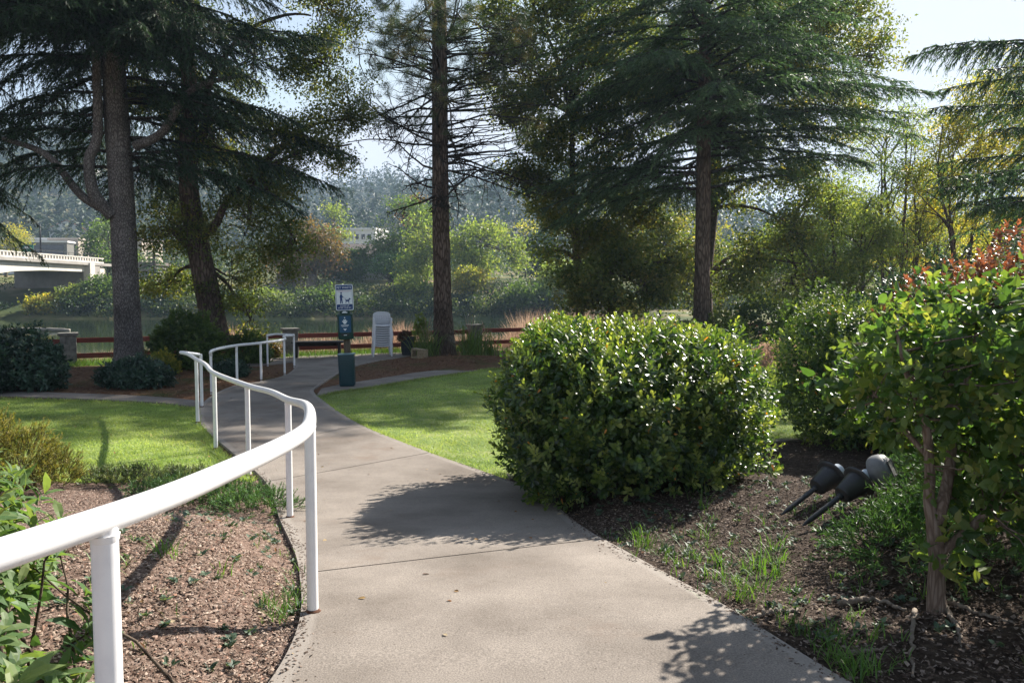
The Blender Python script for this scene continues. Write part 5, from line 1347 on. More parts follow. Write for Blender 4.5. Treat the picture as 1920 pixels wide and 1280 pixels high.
airy('leafy green ash standing between the slender alder and the maple', 1745, 38, [(1740, 330, 0), (1760, 290, .2)], [bl(1740, 400, 38, 1.5), bl(1760, 330, 38, 1.1), bl(1700, 470, 38, 1.4), bl(1790, 450, 37, 1.4)], M['lf_yellow'], .12, 200, 44, name='ash_tree')
b_ = tree_at(1745, 62)
specs = [(z, az, np.interp(z, [1, 10], [2.4, .4]), dict(rise=.0, droop=.2, dens=5, twl=.3, bl=.22, hang=.3, r0=.04, sp=.07, wd=.25)) for z in np.arange(1, 10, .5) for az in rng.uniform(0, 6.28, 5)]
conifer('spruce_tree', 'small bluish spruce in the distance between the airy trees at right', b_, [b_, b_ + [0, 0, 5], b_ + [0, 0, 11]], [.2, .15, .03], specs, leaf_mat('blue_spruce_needles', [(.03, .05, .06), (.06, .09, .1), (.09, .12, .13)], rough=.6, trans=.1), M['bark_brown'], sides=10)
# filler trees closing the right background
airy('broad dark green alder behind the airy trees at right', 1560, 46, [(1560, 400, 0), (1500, 430, -.5)], [bl(1480, 470, 46, 2.2), bl(1560, 440, 46, 2.4), bl(1640, 470, 46, 2.2), bl(1520, 540, 45, 1.8), bl(1620, 550, 45, 1.9), bl(1420, 520, 46, 2)], M['lf_green'], .17, 520, 46, sig=.4)
airy('green thicket tree far back at the right frame edge', 1860, 44, [(1860, 400, 0), (1900, 420, .4)], [bl(1780, 500, 44, 2.0), bl(1860, 440, 44, 2.4), bl(1940, 480, 44, 2.3), bl(1720, 530, 44, 1.6), bl(1900, 540, 43, 2)], M['lf_green'], .17, 300, 46, sig=.4)
airy('dark alder behind the low spreading oak at centre right', 1240, 44, [(1240, 420, 0), (1200, 450, -.4)], [bl(1180, 480, 44, 1.8), bl(1250, 450, 44, 2.2), bl(1330, 480, 44, 2.0), bl(1290, 540, 43, 1.7), bl(1380, 540, 43, 1.7)], M['lf_oak'], .17, 460, 46, sig=.4)

# ------------------------------------------------------------------ trees and shrubs across the river
def far_tree(label, px, Dd, blobs, lm, leaf=.42, ncl=130, per=34, sig=.8, name='round_tree', r=.3, th=None, hk=.6):
    b_ = tree_at(px, Dd); tp_ = np.array(blobs[0][0]) - [0, 0, blobs[0][1][2] * .3]
    return broadleaf(name, label, 'tree', b_, [b_ - [0, 0, .3], b_ * .7 + tp_ * .3, b_ * .35 + tp_ * .65, tp_], [r, r * .85, r * .7, r * .4], blobs, lm, M['bark_brown'], leaf=leaf, ncl=ncl, per=per, sig=sig, sides=9, limb=r * .5, flare=.2, sub=True, shell=(.55, 1.0), hk=hk)
far_tree('big dark rounded tree with a rusty top across the river left of the pine trunk', 762, 118, [bl(762, 425, 118, 4.2, 4.2), bl(740, 455, 117, 3.2), bl(790, 410, 118, 2.8), bl(765, 480, 117, 3.2)], M['lf_green'], ncl=240)
far_tree('rust topped maple crown behind the big dark rounded tree', 785, 122, [bl(785, 400, 122, 2.6, 2.4), bl(805, 420, 122, 2.4)], M['lf_rust'], ncl=70)
far_tree('pale green willow directly left of the pine trunk across the river', 800, 108, [bl(798, 450, 108, 2.6, 3.6), bl(815, 490, 107, 2.5), bl(778, 500, 107, 2.2)], M['lf_light'], ncl=150, name='willow_tree')
far_tree('rusty orange tree across the river right of the leaning oak', 590, 108, [bl(590, 455, 108, 3.2, 3.4), bl(560, 480, 107, 3.2), bl(610, 480, 108, 2.4), bl(535, 500, 107, 2.4)], M['lf_rust'], ncl=220)
far_tree('yellow green tree rising behind the rusty orange tree', 626, 132, [bl(626, 420, 132, 2.4, 3.2), bl(612, 450, 132, 2.6), bl(640, 455, 132, 2.4)], M['lf_light'], ncl=120)
far_tree('spreading pale green tree right of the pine trunk across the river', 905, 104, [bl(900, 450, 104, 3.2, 2.6), bl(935, 470, 103, 2.8), bl(870, 460, 104, 2.6), bl(960, 490, 102, 1.6), bl(890, 500, 103, 2.6)], M['lf_light'], ncl=230, name='willow_tree')
far_tree('deep blue green tree at the right end of the far lawn', 1010, 114, [bl(1005, 480, 114, 3.0, 3.4), bl(1030, 500, 114, 2.8), bl(1050, 460, 114, 3.0)], M['lf_fir'], ncl=160)
far_tree('small golden yellow tree among the trees right of the pine trunk', 985, 122, [bl(985, 437, 122, 1.3, 1.3)], M['lf_yellow'], ncl=34, r=.15)
far_tree('round bright green tree at the end of the bridge left of the fir trunk', 205, 118, [bl(205, 455, 118, 3.0, 3.2), bl(190, 475, 118, 2.4), bl(222, 480, 118, 2.4)], M['lf_green'], ncl=150)
far_tree('yellowish tree at the far left above the bridge parapet', 14, 150, [bl(14, 450, 150, 3.2, 3.0), bl(35, 465, 150, 2.4)], M['lf_yellow'], ncl=90)
b_ = tree_at(292, 104)
specs = [(z, az, np.interp(z, [2, 10], [2.4, .3]), dict(rise=.0, droop=.15, dens=5, twl=.3, bl=.26, hang=.3, r0=.05, sp=.07, wd=.28)) for z in np.arange(2.4, 9.2, .45) for az in rng.uniform(0, 6.28, 6)]
conifer('spruce_tree', 'blue green spruce on the far bank just right of the big fir trunk', b_, [b_, b_ + [0, 0, 4], b_ + [0, 0, 7.5]], [.25, .18, .03], specs, M['lf_cedar'], M['bark_brown'], sides=10)
for k, (px, yy, Dd, r_, mat_, lb) in enumerate([
        (735, 500, 112, 2.6, 'lf_juniper', 'dark conifer like shrub left of the pine trunk on the far bank'),
        (665, 485, 116, 1.9, 'lf_green', 'dark green shrub in front of the grey roofed house'),
        (640, 505, 112, 2.0, 'lf_green', 'bushy green shrub left of the pet sign across the river'),
        (785, 545, 98, 2.2, 'lf_light', 'pale arching shrub at the waterline left of the pine trunk'),
        (880, 525, 98, 1.9, 'lf_yellow', 'yellowing vine covered shrub just right of the pine trunk'),
        (990, 555, 94, 2.0, 'lf_green', 'grey green shrub at the waterline below the far lawn'),
        (1045, 520, 98, 2.6, 'lf_light', 'pale green bush at the right end of the far lawn'),
        (150, 555, 96, 1.9, 'lf_light', 'pale green willow shrub below the bridge on the far bank'),
        (90, 570, 95, 1.5, 'lf_yellow', 'yellow green grassy shrub at the waterline under the bridge'),
        (205, 545, 97, 2.2, 'lf_green', 'dark green shrub on the bank left of the fir trunk'),
        (330, 545, 97, 2.4, 'lf_green', 'deep green shrub on the far bank behind the leaning oak'),
        (500, 560, 96, 2.0, 'lf_light', 'light green shrub at the waterline under the stone wall'),
        (600, 560, 96, 1.9, 'lf_green', 'dark green shrub at the waterline left of the pet sign')]):
    c_ = P(px, yy, Dd); gz_ = float(zg(c_[0], c_[1])); g_ = Geo()
    blobs = [(np.array([c_[0] + rng.uniform(-.7, .7) * r_, c_[1] + rng.uniform(-.3, .3) * r_, max(c_[2], gz_ + .3 * r_) + rng.uniform(-.3, .2) * r_]), (r_ * .8, r_ * .8, r_ * .7)) for _ in range(3)]
    b_ = np.array([c_[0], c_[1], gz_]); t = empty('bank_shrub', b_, lb, 'shrub', 'shrubs on the far river bank')
    cl, _ = blob_pts(blobs, 110, (.5, 1.0)); cl = cl[cl[:, 2] > zg(cl[:, 0], cl[:, 1]) - .1]; gL = Geo(); clump_leaves(gL, cl, 34, .5, .36); gS = Geo(); stems_for(gS, b_, cl[:14] * .8 + b_ * .2, .05, .3)
    gS.build('stem', M['bark_brown'], t); gL.build('foliage', M[mat_], t, smooth=False)

# continuous low thicket along the far waterline and bank: a mass nobody could count
gL = Geo()
n = 2600; xx = rng.uniform(-85, 34, n); yy = 91.5 + rng.gamma(2.0, 2.6, n); hh = rng.uniform(.1, 1.9, n) * np.interp(yy, [91, 96, 106], [1, 1.0, .5])
keep = ~((np.abs(xx + 59) < 6) & (yy > 92)); xx, yy, hh = xx[keep], yy[keep], hh[keep]
cl = np.stack([xx, yy, np.maximum(zg(xx, yy), -1.85) + hh], -1); clump_leaves(gL, cl, 26, .45, .34, rndspread=.3, base=.4)
tag(gL.build('riverside_thicket', M['lf_thicket'], smooth=False), 'tangled green thicket covering the far river bank down to the waterline', kind='stuff')
gL = Geo(); n = 1500
xx = rng.uniform(-120, 110, n); yy = rng.uniform(118, 215, n); hh = rng.uniform(.3, 4.2, n)
cen = np.array([-45., -30, -20, 8, 20, 30, 44]);
ok = (np.abs(xx[:, None] / yy[:, None] - np.array([[(x - 960) / F for x in (100, 690)]])) > np.array([[.075, .045]])).all(1) | (yy > 196)
xx, yy, hh = xx[ok], yy[ok], hh[ok]
cl = np.stack([xx, yy, zg(xx, yy) + hh], -1); clump_leaves(gL, cl, 40, 1.1, .6, rndspread=.3, base=.4)
tag(gL.build('far_woodland', M['lf_thicket'], smooth=False), 'mixed green woodland filling the flat beyond the far bank', kind='stuff')

# hillside forest
gL = Geo(); n = 5200
yy = 215 + 520 * rng.random(n) ** .8; xx = (rng.uniform(-.75, .72, n)) * yy
bz_ = zg(xx, yy); con = rng.random(n) < .62
hgt = np.where(con, rng.uniform(9, 24, n), rng.uniform(6, 11, n))
K = 46
own = np.repeat(np.arange(n), K); u = rng.random(n * K); a = rng.uniform(0, 6.28, n * K)
cn = con[own]
rad = np.where(cn, (1 - u) * hgt[own] * .2 + .25, np.sqrt(np.maximum(0, 1 - (2 * u - 1) ** 2)) * hgt[own] * .42) * rng.uniform(.6, 1, n * K)
pos = np.stack([xx[own] + rad * np.cos(a), yy[own] + rad * np.sin(a), bz_[own] + hgt[own] * np.where(cn, .05 + .95 * u, .15 + .8 * u)], -1)
dd = np.stack([np.cos(a), np.sin(a), np.where(cn, -.5, rng.normal(size=n * K) * .5)], -1)
base_r = np.where(con, rng.uniform(.0, .4, n), rng.uniform(.35, 1.0, n))
gL.leaves(DIA, pos, nrm(dd), rdir(n * K, .8), np.where(cn, 2.0, 1.9) * rng.uniform(.6, 1.2, n * K), 1.0, np.clip(base_r[own] + rng.normal(size=n * K) * .08, 0, 1))
tag(gL.build('hillside_forest', leaf_mat('hillside_leaves', [(.01, .026, .016), (.022, .045, .024), (.06, .085, .035), (.16, .15, .06)], rough=.6, trans=.15), smooth=False), 'hazy mixed conifer forest covering the far hillside', kind='stuff')
# ------------------------------------------------------------------ shrubs by the path
def gb(x, y): return (x, y, float(zg(x, y)))
B3 = lambda *a: [((v[0], v[1], v[2]), (v[3], v[4], v[5])) + tuple(v[6:7]) for v in a]
shrub('rounded_shrub', 'large dense glossy leaved shrub spilling beside the path in the middle right',
      B3((.62, 6.95, .32), (1.35, 7.1, .42), (1.98, 7.5, .34), (.95, 6.7, .05), (1.6, 6.85, .02)) if False else
      B3((.90, 7.1, .36, 1.0, 1.25, .72, 3.4), (1.54, 7.35, .33, .70, 1.2, .70, 3.2), (.55, 7.3, .78, .5, 1.0, .34), (1.2, 7.0, .80, .5, .6, .22), (1.75, 7.4, .76, .40, .6, .24)),
      M['lf_hedge'], 4300, 13, .06, .14, OBO, gb(1.2, 7.1), updir=.85, fill=.6, jag=.14, rs=.22, shell=(.8, 1.04), rbase=.42)
shrub('rounded_shrub', 'second glossy shrub farther back, between the large shrub and the small tree',
      B3((4.05, 9.5, .42, .85, .85, .85, 3.2), (4.85, 9.2, .42, .85, .8, .9, 3)), M['lf_hedge'], 2000, 12, .058, .14, OBO, gb(4.2, 9.4), updir=.75, fill=.5, rs=.16, rbase=.45)
shrub('red_tip_shrub', 'red and bronze leaved shrub rising behind the small tree at the right edge',
      B3((5.2, 8.1, 1.0, 1.0, .8, .95), (4.6, 8.3, .75, .75, .7, .8), (6.0, 8.0, 1.15, .9, .8, 1.0)), M['lf_red'], 1700, 11, .07, .14, LEAF, gb(5.3, 8.1), updir=.8, fill=.35, rbase=.35, tipgain=.6) if False else None
def red():
    t = empty('red_tip_shrub', gb(5.3, 8.1), 'red and bronze leaved shrub rising behind the small tree at the right edge', 'shrub')
    bl_ = B3((5.1, 8.1, .86, 1.0, .8, .95), (4.5, 8.3, .68, .68, .7, .8), (6.0, 8.0, 1.0, .9, .8, .95))
    gL = Geo(); p, n_ = blob_pts(bl_, 1700, (.8, 1.0), .18); p_ok = p[:, 2] > zg(p[:, 0], p[:, 1]) + .1; p, n_ = p[p_ok], n_[p_ok]
    hgt = np.clip((p[:, 2] - .6) / 1.2, 0, 1)
    d = nrm(n_ + [0, 0, .8] + rng.normal(size=p.shape) * .3)
    for lo_, hi_, rb in ((-.1, .4, .08), (.4, .62, .3), (.62, .85, .5), (.85, 2, .66)):
        s_ = (hgt >= lo_) & (hgt < hi_)
        if s_.any(): shoots(gL, p[s_], d[s_], 11, .068, .14, LEAF, 1.0, rbase=rb, rs=.16, tipgain=.3)
    gS = Geo(); stems_for(gS, gb(5.3, 8.1), p[:18] * .8 + np.array(gb(5.3, 8.1)) * .2, .02)
    gS.build('stem', M['bark_brown'], t); gL.build('foliage', M['lf_red'], t, smooth=False)
red()
shrub('leafy_shrub', 'tall light green shrub filling in behind the small tree, left of the red leaved one',
      B3((5.7, 10.3, .5, 1.0, .8, 1.0), (6.7, 10.0, .55, 1.0, .8, 1.0)), M['lf_hedge'], 1300, 11, .065, .14, OBO, gb(6, 10.2), updir=.7, fill=.4, rbase=.5)

# small leafy tree at right front
tb = G(1755, 1150); tb = np.array([tb[0], tb[1], float(zg(tb[0], tb[1]))])
t = empty('small_tree', tb, 'small broad leaved tree with a forked brown trunk standing in the bed at right front', 'tree')
Dt = tb[1]
gB = Geo()
def tp3(px, py, dd=0.0): return P(px, py, Dt + dd)
c_, _ = trunk_geo(gB, [tp3(1757, 1168), tp3(1755, 1110), tp3(1757, 1050), tp3(1752, 1000), tp3(1750, 970)], [.043, .037, .034, .033, .032], 16, 40, .02, .35)
stems = [([tp3(1752, 990), tp3(1742, 940), tp3(1743, 880, -.02), tp3(1735, 800, -.05), tp3(1700, 700, -.1), tp3(1680, 620, -.12)], [.03, .025, .022, .018, .012, .006]),
         ([tp3(1750, 985), tp3(1765, 950), tp3(1778, 890, .05), tp3(1790, 800, .1), tp3(1820, 680, .12), tp3(1840, 580, .1)], [.03, .027, .024, .019, .013, .006]),
         ([tp3(1757, 1040), tp3(1795, 1010, -.03), tp3(1845, 965, -.08), tp3(1900, 890, -.1), tp3(1960, 800, -.1)], [.02, .02, .017, .013, .007]),
         ([tp3(1745, 860), tp3(1690, 800, .1), tp3(1640, 740, .15)], [.014, .011, .006]), ([tp3(1785, 830, .1), tp3(1850, 760, .2), tp3(1930, 700, .3)], [.016, .012, .007]),
         ([tp3(1740, 830), tp3(1730, 740, .25), tp3(1720, 640, .4)], [.014, .011, .006])]
for a_, r_ in stems: trunk_geo(gB, a_, r_, 9, 26, .03, 0)
blobs = B3((2.13, Dt + .15, 1.10, .46, .65, .36), (1.90, Dt + .25, .96, .33, .65, .33), (2.35, Dt + .1, 1.02, .42, .6, .46), (1.72, Dt, 1.06, .2, .3, .22), (2.18, Dt - .12, .62, .34, .34, .34), (2.5, Dt, .8, .35, .4, .5), (2.8, 2.7, .9, .5, .5, .45))
p, n_ = blob_pts(blobs, 1500, (.25, 1.0), .2)
d = nrm(n_ * .7 + np.array([0, 0, -.1]) + rng.normal(size=p.shape) * .5)
gL = Geo(); shoots(gL, p - d * .06, d, 7, .066, .13, LEAF, 1.05, (1.2, .7), rs=.22, rbase=.42, tipgain=.25)
low = np.array([tp3(1760 + rng.uniform(-40, 70), 1040 + rng.uniform(-70, 40), rng.uniform(-.12, .1)) for _ in range(16)])
shoots(gL, low, rdir(16, -.1), 6, .07, .12, LEAF, 1.05, (1.2, .7), rs=.2, rbase=.5)
lim = np.vstack([smooth_curve(a_, 20)[6:] for a_, r_ in stems])
tw = p[rng.choice(len(p), 330, replace=False)]; nr_ = lim[np.argmin(((tw[:, None] - lim[None]) ** 2).sum(-1), axis=1)]
tt_ = np.linspace(0, 1, 6)[None, :, None]; gB.tubes(nr_[:, None] * (1 - tt_) + tw[:, None] * tt_ + rng.normal(size=(330, 6, 3)) * .012 * tt_, np.broadcast_to(np.linspace(.006, .002, 6), (330, 6)), 4, cap=False)
gB.build('trunk', M['bark_smooth'], t); gL.build('crown', M['lf_tree'], t, smooth=False)

# feathery juniper behind the small tree
def juniper(label, blobs, n, base, lm='lf_juniper', L=.16, up=.15, name='juniper', sub=24, bl=.03, wd=.19, downd=.0):
    t = empty(name, base, label, 'shrub')
    p, n_ = blob_pts(blobs, n, (.55, 1.0), .15); ok = p[:, 2] > zg(p[:, 0], p[:, 1]) + .02; p, n_ = p[ok], n_[ok]
    d = nrm(n_ + [0, 0, up] + rng.normal(size=p.shape) * .35); N_ = len(p); k = 5; s_ = np.linspace(0, 1, k)[None, :, None]
    LL = L * rng.uniform(.6, 1.2, N_)
    tw = p[:, None] + d[:, None] * LL[:, None, None] * s_ + np.array([0, 0, -1.]) * LL[:, None, None] * (.15 + downd) * s_ ** 2
    gS = Geo(); gS.tubes(tw, np.broadcast_to(np.linspace(.003, .001, k), (N_, k)), 3, cap=False); stems_for(gS, base, p[:24] * .7 + np.array(base) * .3, .012)
    gL = Geo(); own = np.repeat(np.arange(N_), sub); ss = rng.random(N_ * sub)[:, None]
    pos = p[own] + d[own] * LL[own, None] * ss + np.array([0, 0, -1.]) * LL[own, None] * (.15 + downd) * ss ** 2
    dd = nrm(d[own] * .8 + rdir(N_ * sub) * .75)
    gL.leaves(BLADE, pos, dd, rdir(N_ * sub, .5), bl * rng.uniform(.6, 1.3, N_ * sub), wd, np.clip(np.repeat(rng.normal(.45, .2, N_), sub) + .25 * (ss[:, 0] - .5) + rng.normal(size=N_ * sub) * .08, 0, 1))
    gS.build('stem', M['bark_brown'], t); gL.build('foliage', M[lm], t, smooth=False)


juniper('feathery low green juniper spreading around the small tree at right', B3((2.02, 3.95, .04, .36, .35, .22), (2.5, 4.1, .16, .5, .5, .34), (2.98, 5.05, .2, .52, .5, .36), (2.9, 4.4, .2, .5, .6, .36), (3.4, 4.6, .22, .5, .6, .4)), 4200, gb(2.6, 4.5), sub=32, bl=.034, wd=.2)
juniper('golden green upright conifer bush at the left edge of the lawn', B3((-4.5, 7.2, -.26, .3, .34, .38), (-4.85, 7.1, -.16, .4, .4, .42), (-4.25, 7.3, -.34, .2, .25, .24)), 2300, gb(-4.5, 7.2), 'lf_gold', L=.15, up=1.2, name='conifer_bush', sub=24)
juniper('low spreading green juniper mat beside the handrail posts', B3((-2.5, 6.6, -.37, .46, .36, .10), (-2.05, 6.2, -.33, .34, .32, .12), (-3.0, 6.85, -.37, .34, .26, .08)), 1500, gb(-2.5, 6.6), 'lf_juniper', L=.11, up=.35, name='ground_juniper', sub=22)
juniper('dry olive groundcover mat along the lower edge of the left lawn', B3((-3.45, 7.4, -.4, .5, .2, .09), (-2.95, 7.25, -.38, .4, .22, .09), (-3.85, 7.5, -.42, .3, .18, .08)), 1200, gb(-3.4, 7.5), 'lf_cover', L=.11, up=.5, name='groundcover', sub=22)

# broad-leaved plant at left front
t = empty('rhododendron', gb(-1.62, 2.1), 'leafy bush with long pale green leaves at the left front behind the handrail', 'shrub')
blobs = B3((-1.60, 2.0, .42, .44, .55, .40), (-1.95, 2.45, .5, .45, .5, .44), (-1.35, 1.65, .3, .26, .36, .36), (-2.45, 3.0, .45, .5, .5, .42))
p, n_ = blob_pts(blobs, 330, (.75, 1.0), .12); ok = (p[:, 2] > .12) ; p, n_ = p[ok], n_[ok]
d = nrm(n_ * .8 + [0, 0, 1.0] + rng.normal(size=p.shape) * .2)
gL = Geo(); shoots(gL, p - d * .03, d, 11, .098, .07, LANCE, 1.1, (1.5, .75), rs=.14, rbase=.42, tipgain=.4)
q_, _ = blob_pts(blobs, 500, (.3, .85)); gL.leaves(LANCE, q_, rdir(len(q_)), rdir(len(q_), .8), .1, 1.1, np.clip(rng.normal(.25, .15, len(q_)), 0, 1))
gS = Geo(); stems_for(gS, gb(-1.62, 2.1), p[:60] - [0, 0, .02], .008, .22); gS.build('stem', M['bark_brown'], t); gL.build('foliage', M['lf_rhodo'], t, smooth=False)

# shrubs round the terrace and the fir
def sh(px, D, w_, h, lab, lm, n, nleaf=10, lf=.07, name='shrub_', **k):
    x = (px - 960) / F * D; z0 = float(zg(x, D)); r = w_ / 2
    bl_ = B3((x, D, z0 + h * .42, r * .8, r * .75, h * .55), (x - r * .45, D + .1, z0 + h * .33, r * .6, r * .6, h * .42), (x + r * .45, D - .05, z0 + h * .33, r * .6, r * .6, h * .44))
    return shrub(name, lab, bl_, M[lm], n, nleaf, lf, .12, k.pop('tpl', LEAF), (x, D, z0), fill=.5, **k)
sh(45, 14.7, 1.5, 1.25, 'dark leathery shrub at the left frame edge in front of the fence', 'lf_darkrhodo', 520, 10, .10, 'rhododendron', tpl=LANCE)
sh(-60, 14.2, 1.4, 1.5, 'tall dark shrub half out of frame at the far left', 'lf_darkrhodo', 420, 10, .10, 'rhododendron', tpl=LANCE)
sh(250, 15.2, 1.45, .62, 'low dark leathery shrub at the foot of the big fir', 'lf_darkrhodo', 520, 10, .09, 'rhododendron', tpl=LANCE)
sh(350, 18.6, 1.75, 1.45, 'bright green bushy shrub between the fir trunk and the leaning oak', 'lf_green', 800, 11, .08, 'leafy_shrub', rbase=.5)
sh(303, 17.4, .75, .5, 'small yellow green shrub just right of the fir trunk', 'lf_yellow', 260, 9, .07, 'leafy_shrub')
sh(430, 17.2, .8, .4, 'low shadowy groundcover shrub behind the second handrail', 'lf_darkrhodo', 240, 9, .07, 'leafy_shrub')
sh(465, 20.5, 1.2, .9, 'dark green shrub behind the second handrail beside the fence pillar', 'lf_green', 360, 9, .08, 'leafy_shrub')
sh(1460, 15.0, 1.5, .95, 'pinkish flowering shrub beyond the gap between the rounded shrubs', 'dry', 420, 9, .06, 'flowering_shrub')
sh(1435, 13.2, 1.1, .62, 'light yellow green low shrub seen through the gap between the rounded shrubs', 'lf_light', 330, 9, .06, 'leafy_shrub')
sh(1340, 24.5, 2.4, 1.4, 'grey green bush beside the cedar trunk behind the fence', 'lf_light', 420, 9, .1, 'leafy_shrub')
sh(1430, 25.5, 2.6, 1.8, 'feathery pale bush right of the cedar trunk', 'lf_green', 520, 9, .1, 'leafy_shrub')
sh(1550, 20.0, 2.8, 2.2, 'tall mixed green bush behind the second glossy shrub', 'lf_green', 620, 9, .1, 'leafy_shrub')
sh(1690, 18.0, 2.6, 2.3, 'dark dense bush behind the small tree crown', 'lf_darkrhodo', 620, 10, .1, 'leafy_shrub')
sh(1770, 19.0, 2.2, 3.0, 'very dark tall bush below the right cedar boughs', 'lf_darkrhodo', 620, 10, .1, 'leafy_shrub')
sh(1880, 17.0, 3.0, 2.6, 'green bush filling the right edge above the red leaved shrub', 'lf_green', 620, 10, .1, 'leafy_shrub')
# bronze bedding plants near the fence pillar and dead flowers in the pot
x_, y_ = G(513, 672)[:2]
shrub('bedding_plant', 'bronze leaved bedding plants at the fence foot behind the curved handrail', B3((x_, y_, float(zg(x_, y_)) + .18, .3, .22, .26), (x_ - .35, y_ - .1, float(zg(x_, y_)) + .15, .25, .2, .22)), M['lf_rust'], 200, 8, .07, .1, LEAF, gb(x_, y_), cat='plant')
o = pc + [0, 0, .56]
shrub('potted_plant', 'withered brown flowers drooping from the dark grey planter', [(o + [-.05, -.06, .02], (.2, .18, .16)), (o + [-.18, -.12, -.05], (.1, .12, .12))], leaf_mat('withered_leaves', [(.03, .015, .008), (.09, .045, .02), (.13, .08, .035)], rough=.7, trans=.1), 140, 8, .05, .08, LEAF, tuple(o - [0, 0, .05]), cat='plant', fill=.3, zmin=-5)

# strappy clumps at the pine
for px, D, n, L, lab in ((800, 22.3, 150, .95, 'arching strap leaved clump left of the pine trunk'), (882, 22.2, 190, 1.0, 'bright strap leaved clump right of the pine trunk'), (912, 22.6, 110, .85, 'smaller strap leaved clump beyond the bright one by the pine')):
    b_ = gb((px - 960) / F * D, D); t = empty('daylily_clump', b_, lab, 'plant', 'strap leaved clumps round the pine')
    g = Geo(); tuft(g, b_, n, L, .022, spread=.75, foot=.16); g.build('leaves', M['strap'], t, smooth=False)
    g = Geo()
    for k in range(6):
        a = rng.uniform(0, 6.28); h = L * rng.uniform(.9, 1.25); g.tubes(smooth_curve(np.array([b_, np.array(b_) + [.06 * math.cos(a), .06 * math.sin(a), h * .6], np.array(b_) + [.2 * math.cos(a), .2 * math.sin(a), h]]), 8), np.full(8, .005), 4)
    g.build('flower_stalk', M['dry'], t)
# flowering stalk plant left of the pine and yellow vine
sh(788, 23.4, .5, 1.35, 'thin upright leafy plant with pale seed heads left of the pine', 'lf_light', 120, 8, .07, 'tall_plant')

# ------------------------------------------------------------------ grass, litter and weeds
def scatter_poly(poly, n, z=0.0):
    poly = np.asarray(poly); lo_, hi_ = poly.min(0), poly.max(0); out = np.zeros((0, 2))
    while len(out) < n:
        c_ = rng.uniform(lo_, hi_, (n * 2, 2)); out = np.vstack([out, c_[in_poly(c_[:, 0], c_[:, 1], poly)]])
    return out[:n]


g = Geo()
for poly, n in ((LAWN_L, 190000), (LAWN_R, 190000)):
    xy = scatter_poly(poly, n); ok = (np.abs(xy[:, 0] / xy[:, 1]) < .72) & ~in_poly(xy[:, 0], xy[:, 1], PATH_POLY); xy = xy[ok]; n = len(xy)
    d = nrm(np.c_[rng.normal(size=(n, 2)) * 1.1, np.ones(n)])
    tone = .5 + .22 * np.sin(xy[:, 0] * 1.9 + np.sin(xy[:, 1] * 1.3)) * np.sin(xy[:, 1] * 2.3 + .7) + rng.normal(size=n) * .16
    g.leaves(BLADE, np.c_[xy, zg(xy[:, 0], xy[:, 1]) - .005], d, rdir(n, 1.0), rng.uniform(.025, .052, n), .2, np.clip(tone, 0, 1))
# ragged longer fringe at the lawn borders
for line in (LAWN_L, LAWN_R):
    pl = np.vstack([line, line[:1]])
    for a_, b_ in zip(pl[:-1], pl[1:]):
        ln = np.linalg.norm(b_ - a_); n = int(min(ln, 4) * 420); 
        if (a_[0] < -9) or (b_[0] < -9): continue
        xy = a_ + (b_ - a_) * rng.random((n, 1)) + rng.normal(size=(n, 2)) * .022
        xy = xy[~in_poly(xy[:, 0], xy[:, 1], PATH_POLY)]; n = len(xy)
        d = nrm(np.c_[rng.normal(size=(n, 2)) * .8, np.ones(n)]); g.leaves(BLADE, np.c_[xy, zg(xy[:, 0], xy[:, 1]) - .005], d, rdir(n), rng.uniform(.05, .1, n), .12, np.clip(rng.normal(.45, .2, n), 0, 1))
tag(g.build('lawn_grass', M['grass'], smooth=False), 'short mown bright green lawn grass on both sides of the path', kind='stuff')

def bed_pts(n, x0, x1, y0, y1):
    xy = np.c_[rng.uniform(x0, x1, n), rng.uniform(y0, y1, n)]
    return xy[~(in_poly(xy[:, 0], xy[:, 1], PATH_POLY) | in_poly(xy[:, 0], xy[:, 1], LAWN_L) | in_poly(xy[:, 0], xy[:, 1], LAWN_R))]
def chips(xy, L0, L1, mat, name, lab, W=.55, flat=1.6):
    n = len(xy); d = rdir(n); d[:, 2] *= .3; nr_ = rdir(n, flat); g = Geo()
    g.leaves(CHIP, np.c_[xy, zg(xy[:, 0], xy[:, 1]) + rng.uniform(-.004, .012, n)], nrm(d), nr_, rng.uniform(L0, L1, n), W * rng.uniform(.4, 1.3, n)); tag(g.build(name, mat, smooth=False), lab, kind='stuff')
xy = np.vstack([bed_pts(60000, -2.6, -.3, 1.6, 4.2), bed_pts(45000, -4.2, -.5, 3.8, 7.2), bed_pts(5000, -7, -3.5, 5, 8)])
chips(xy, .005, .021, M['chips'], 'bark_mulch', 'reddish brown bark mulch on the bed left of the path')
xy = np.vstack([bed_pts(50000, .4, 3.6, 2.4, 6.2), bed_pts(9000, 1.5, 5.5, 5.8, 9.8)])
chips(xy, .006, .024, M['chips_dark'], 'dark_mulch', 'bark mulch and soil crumbs on the bed right of the path')
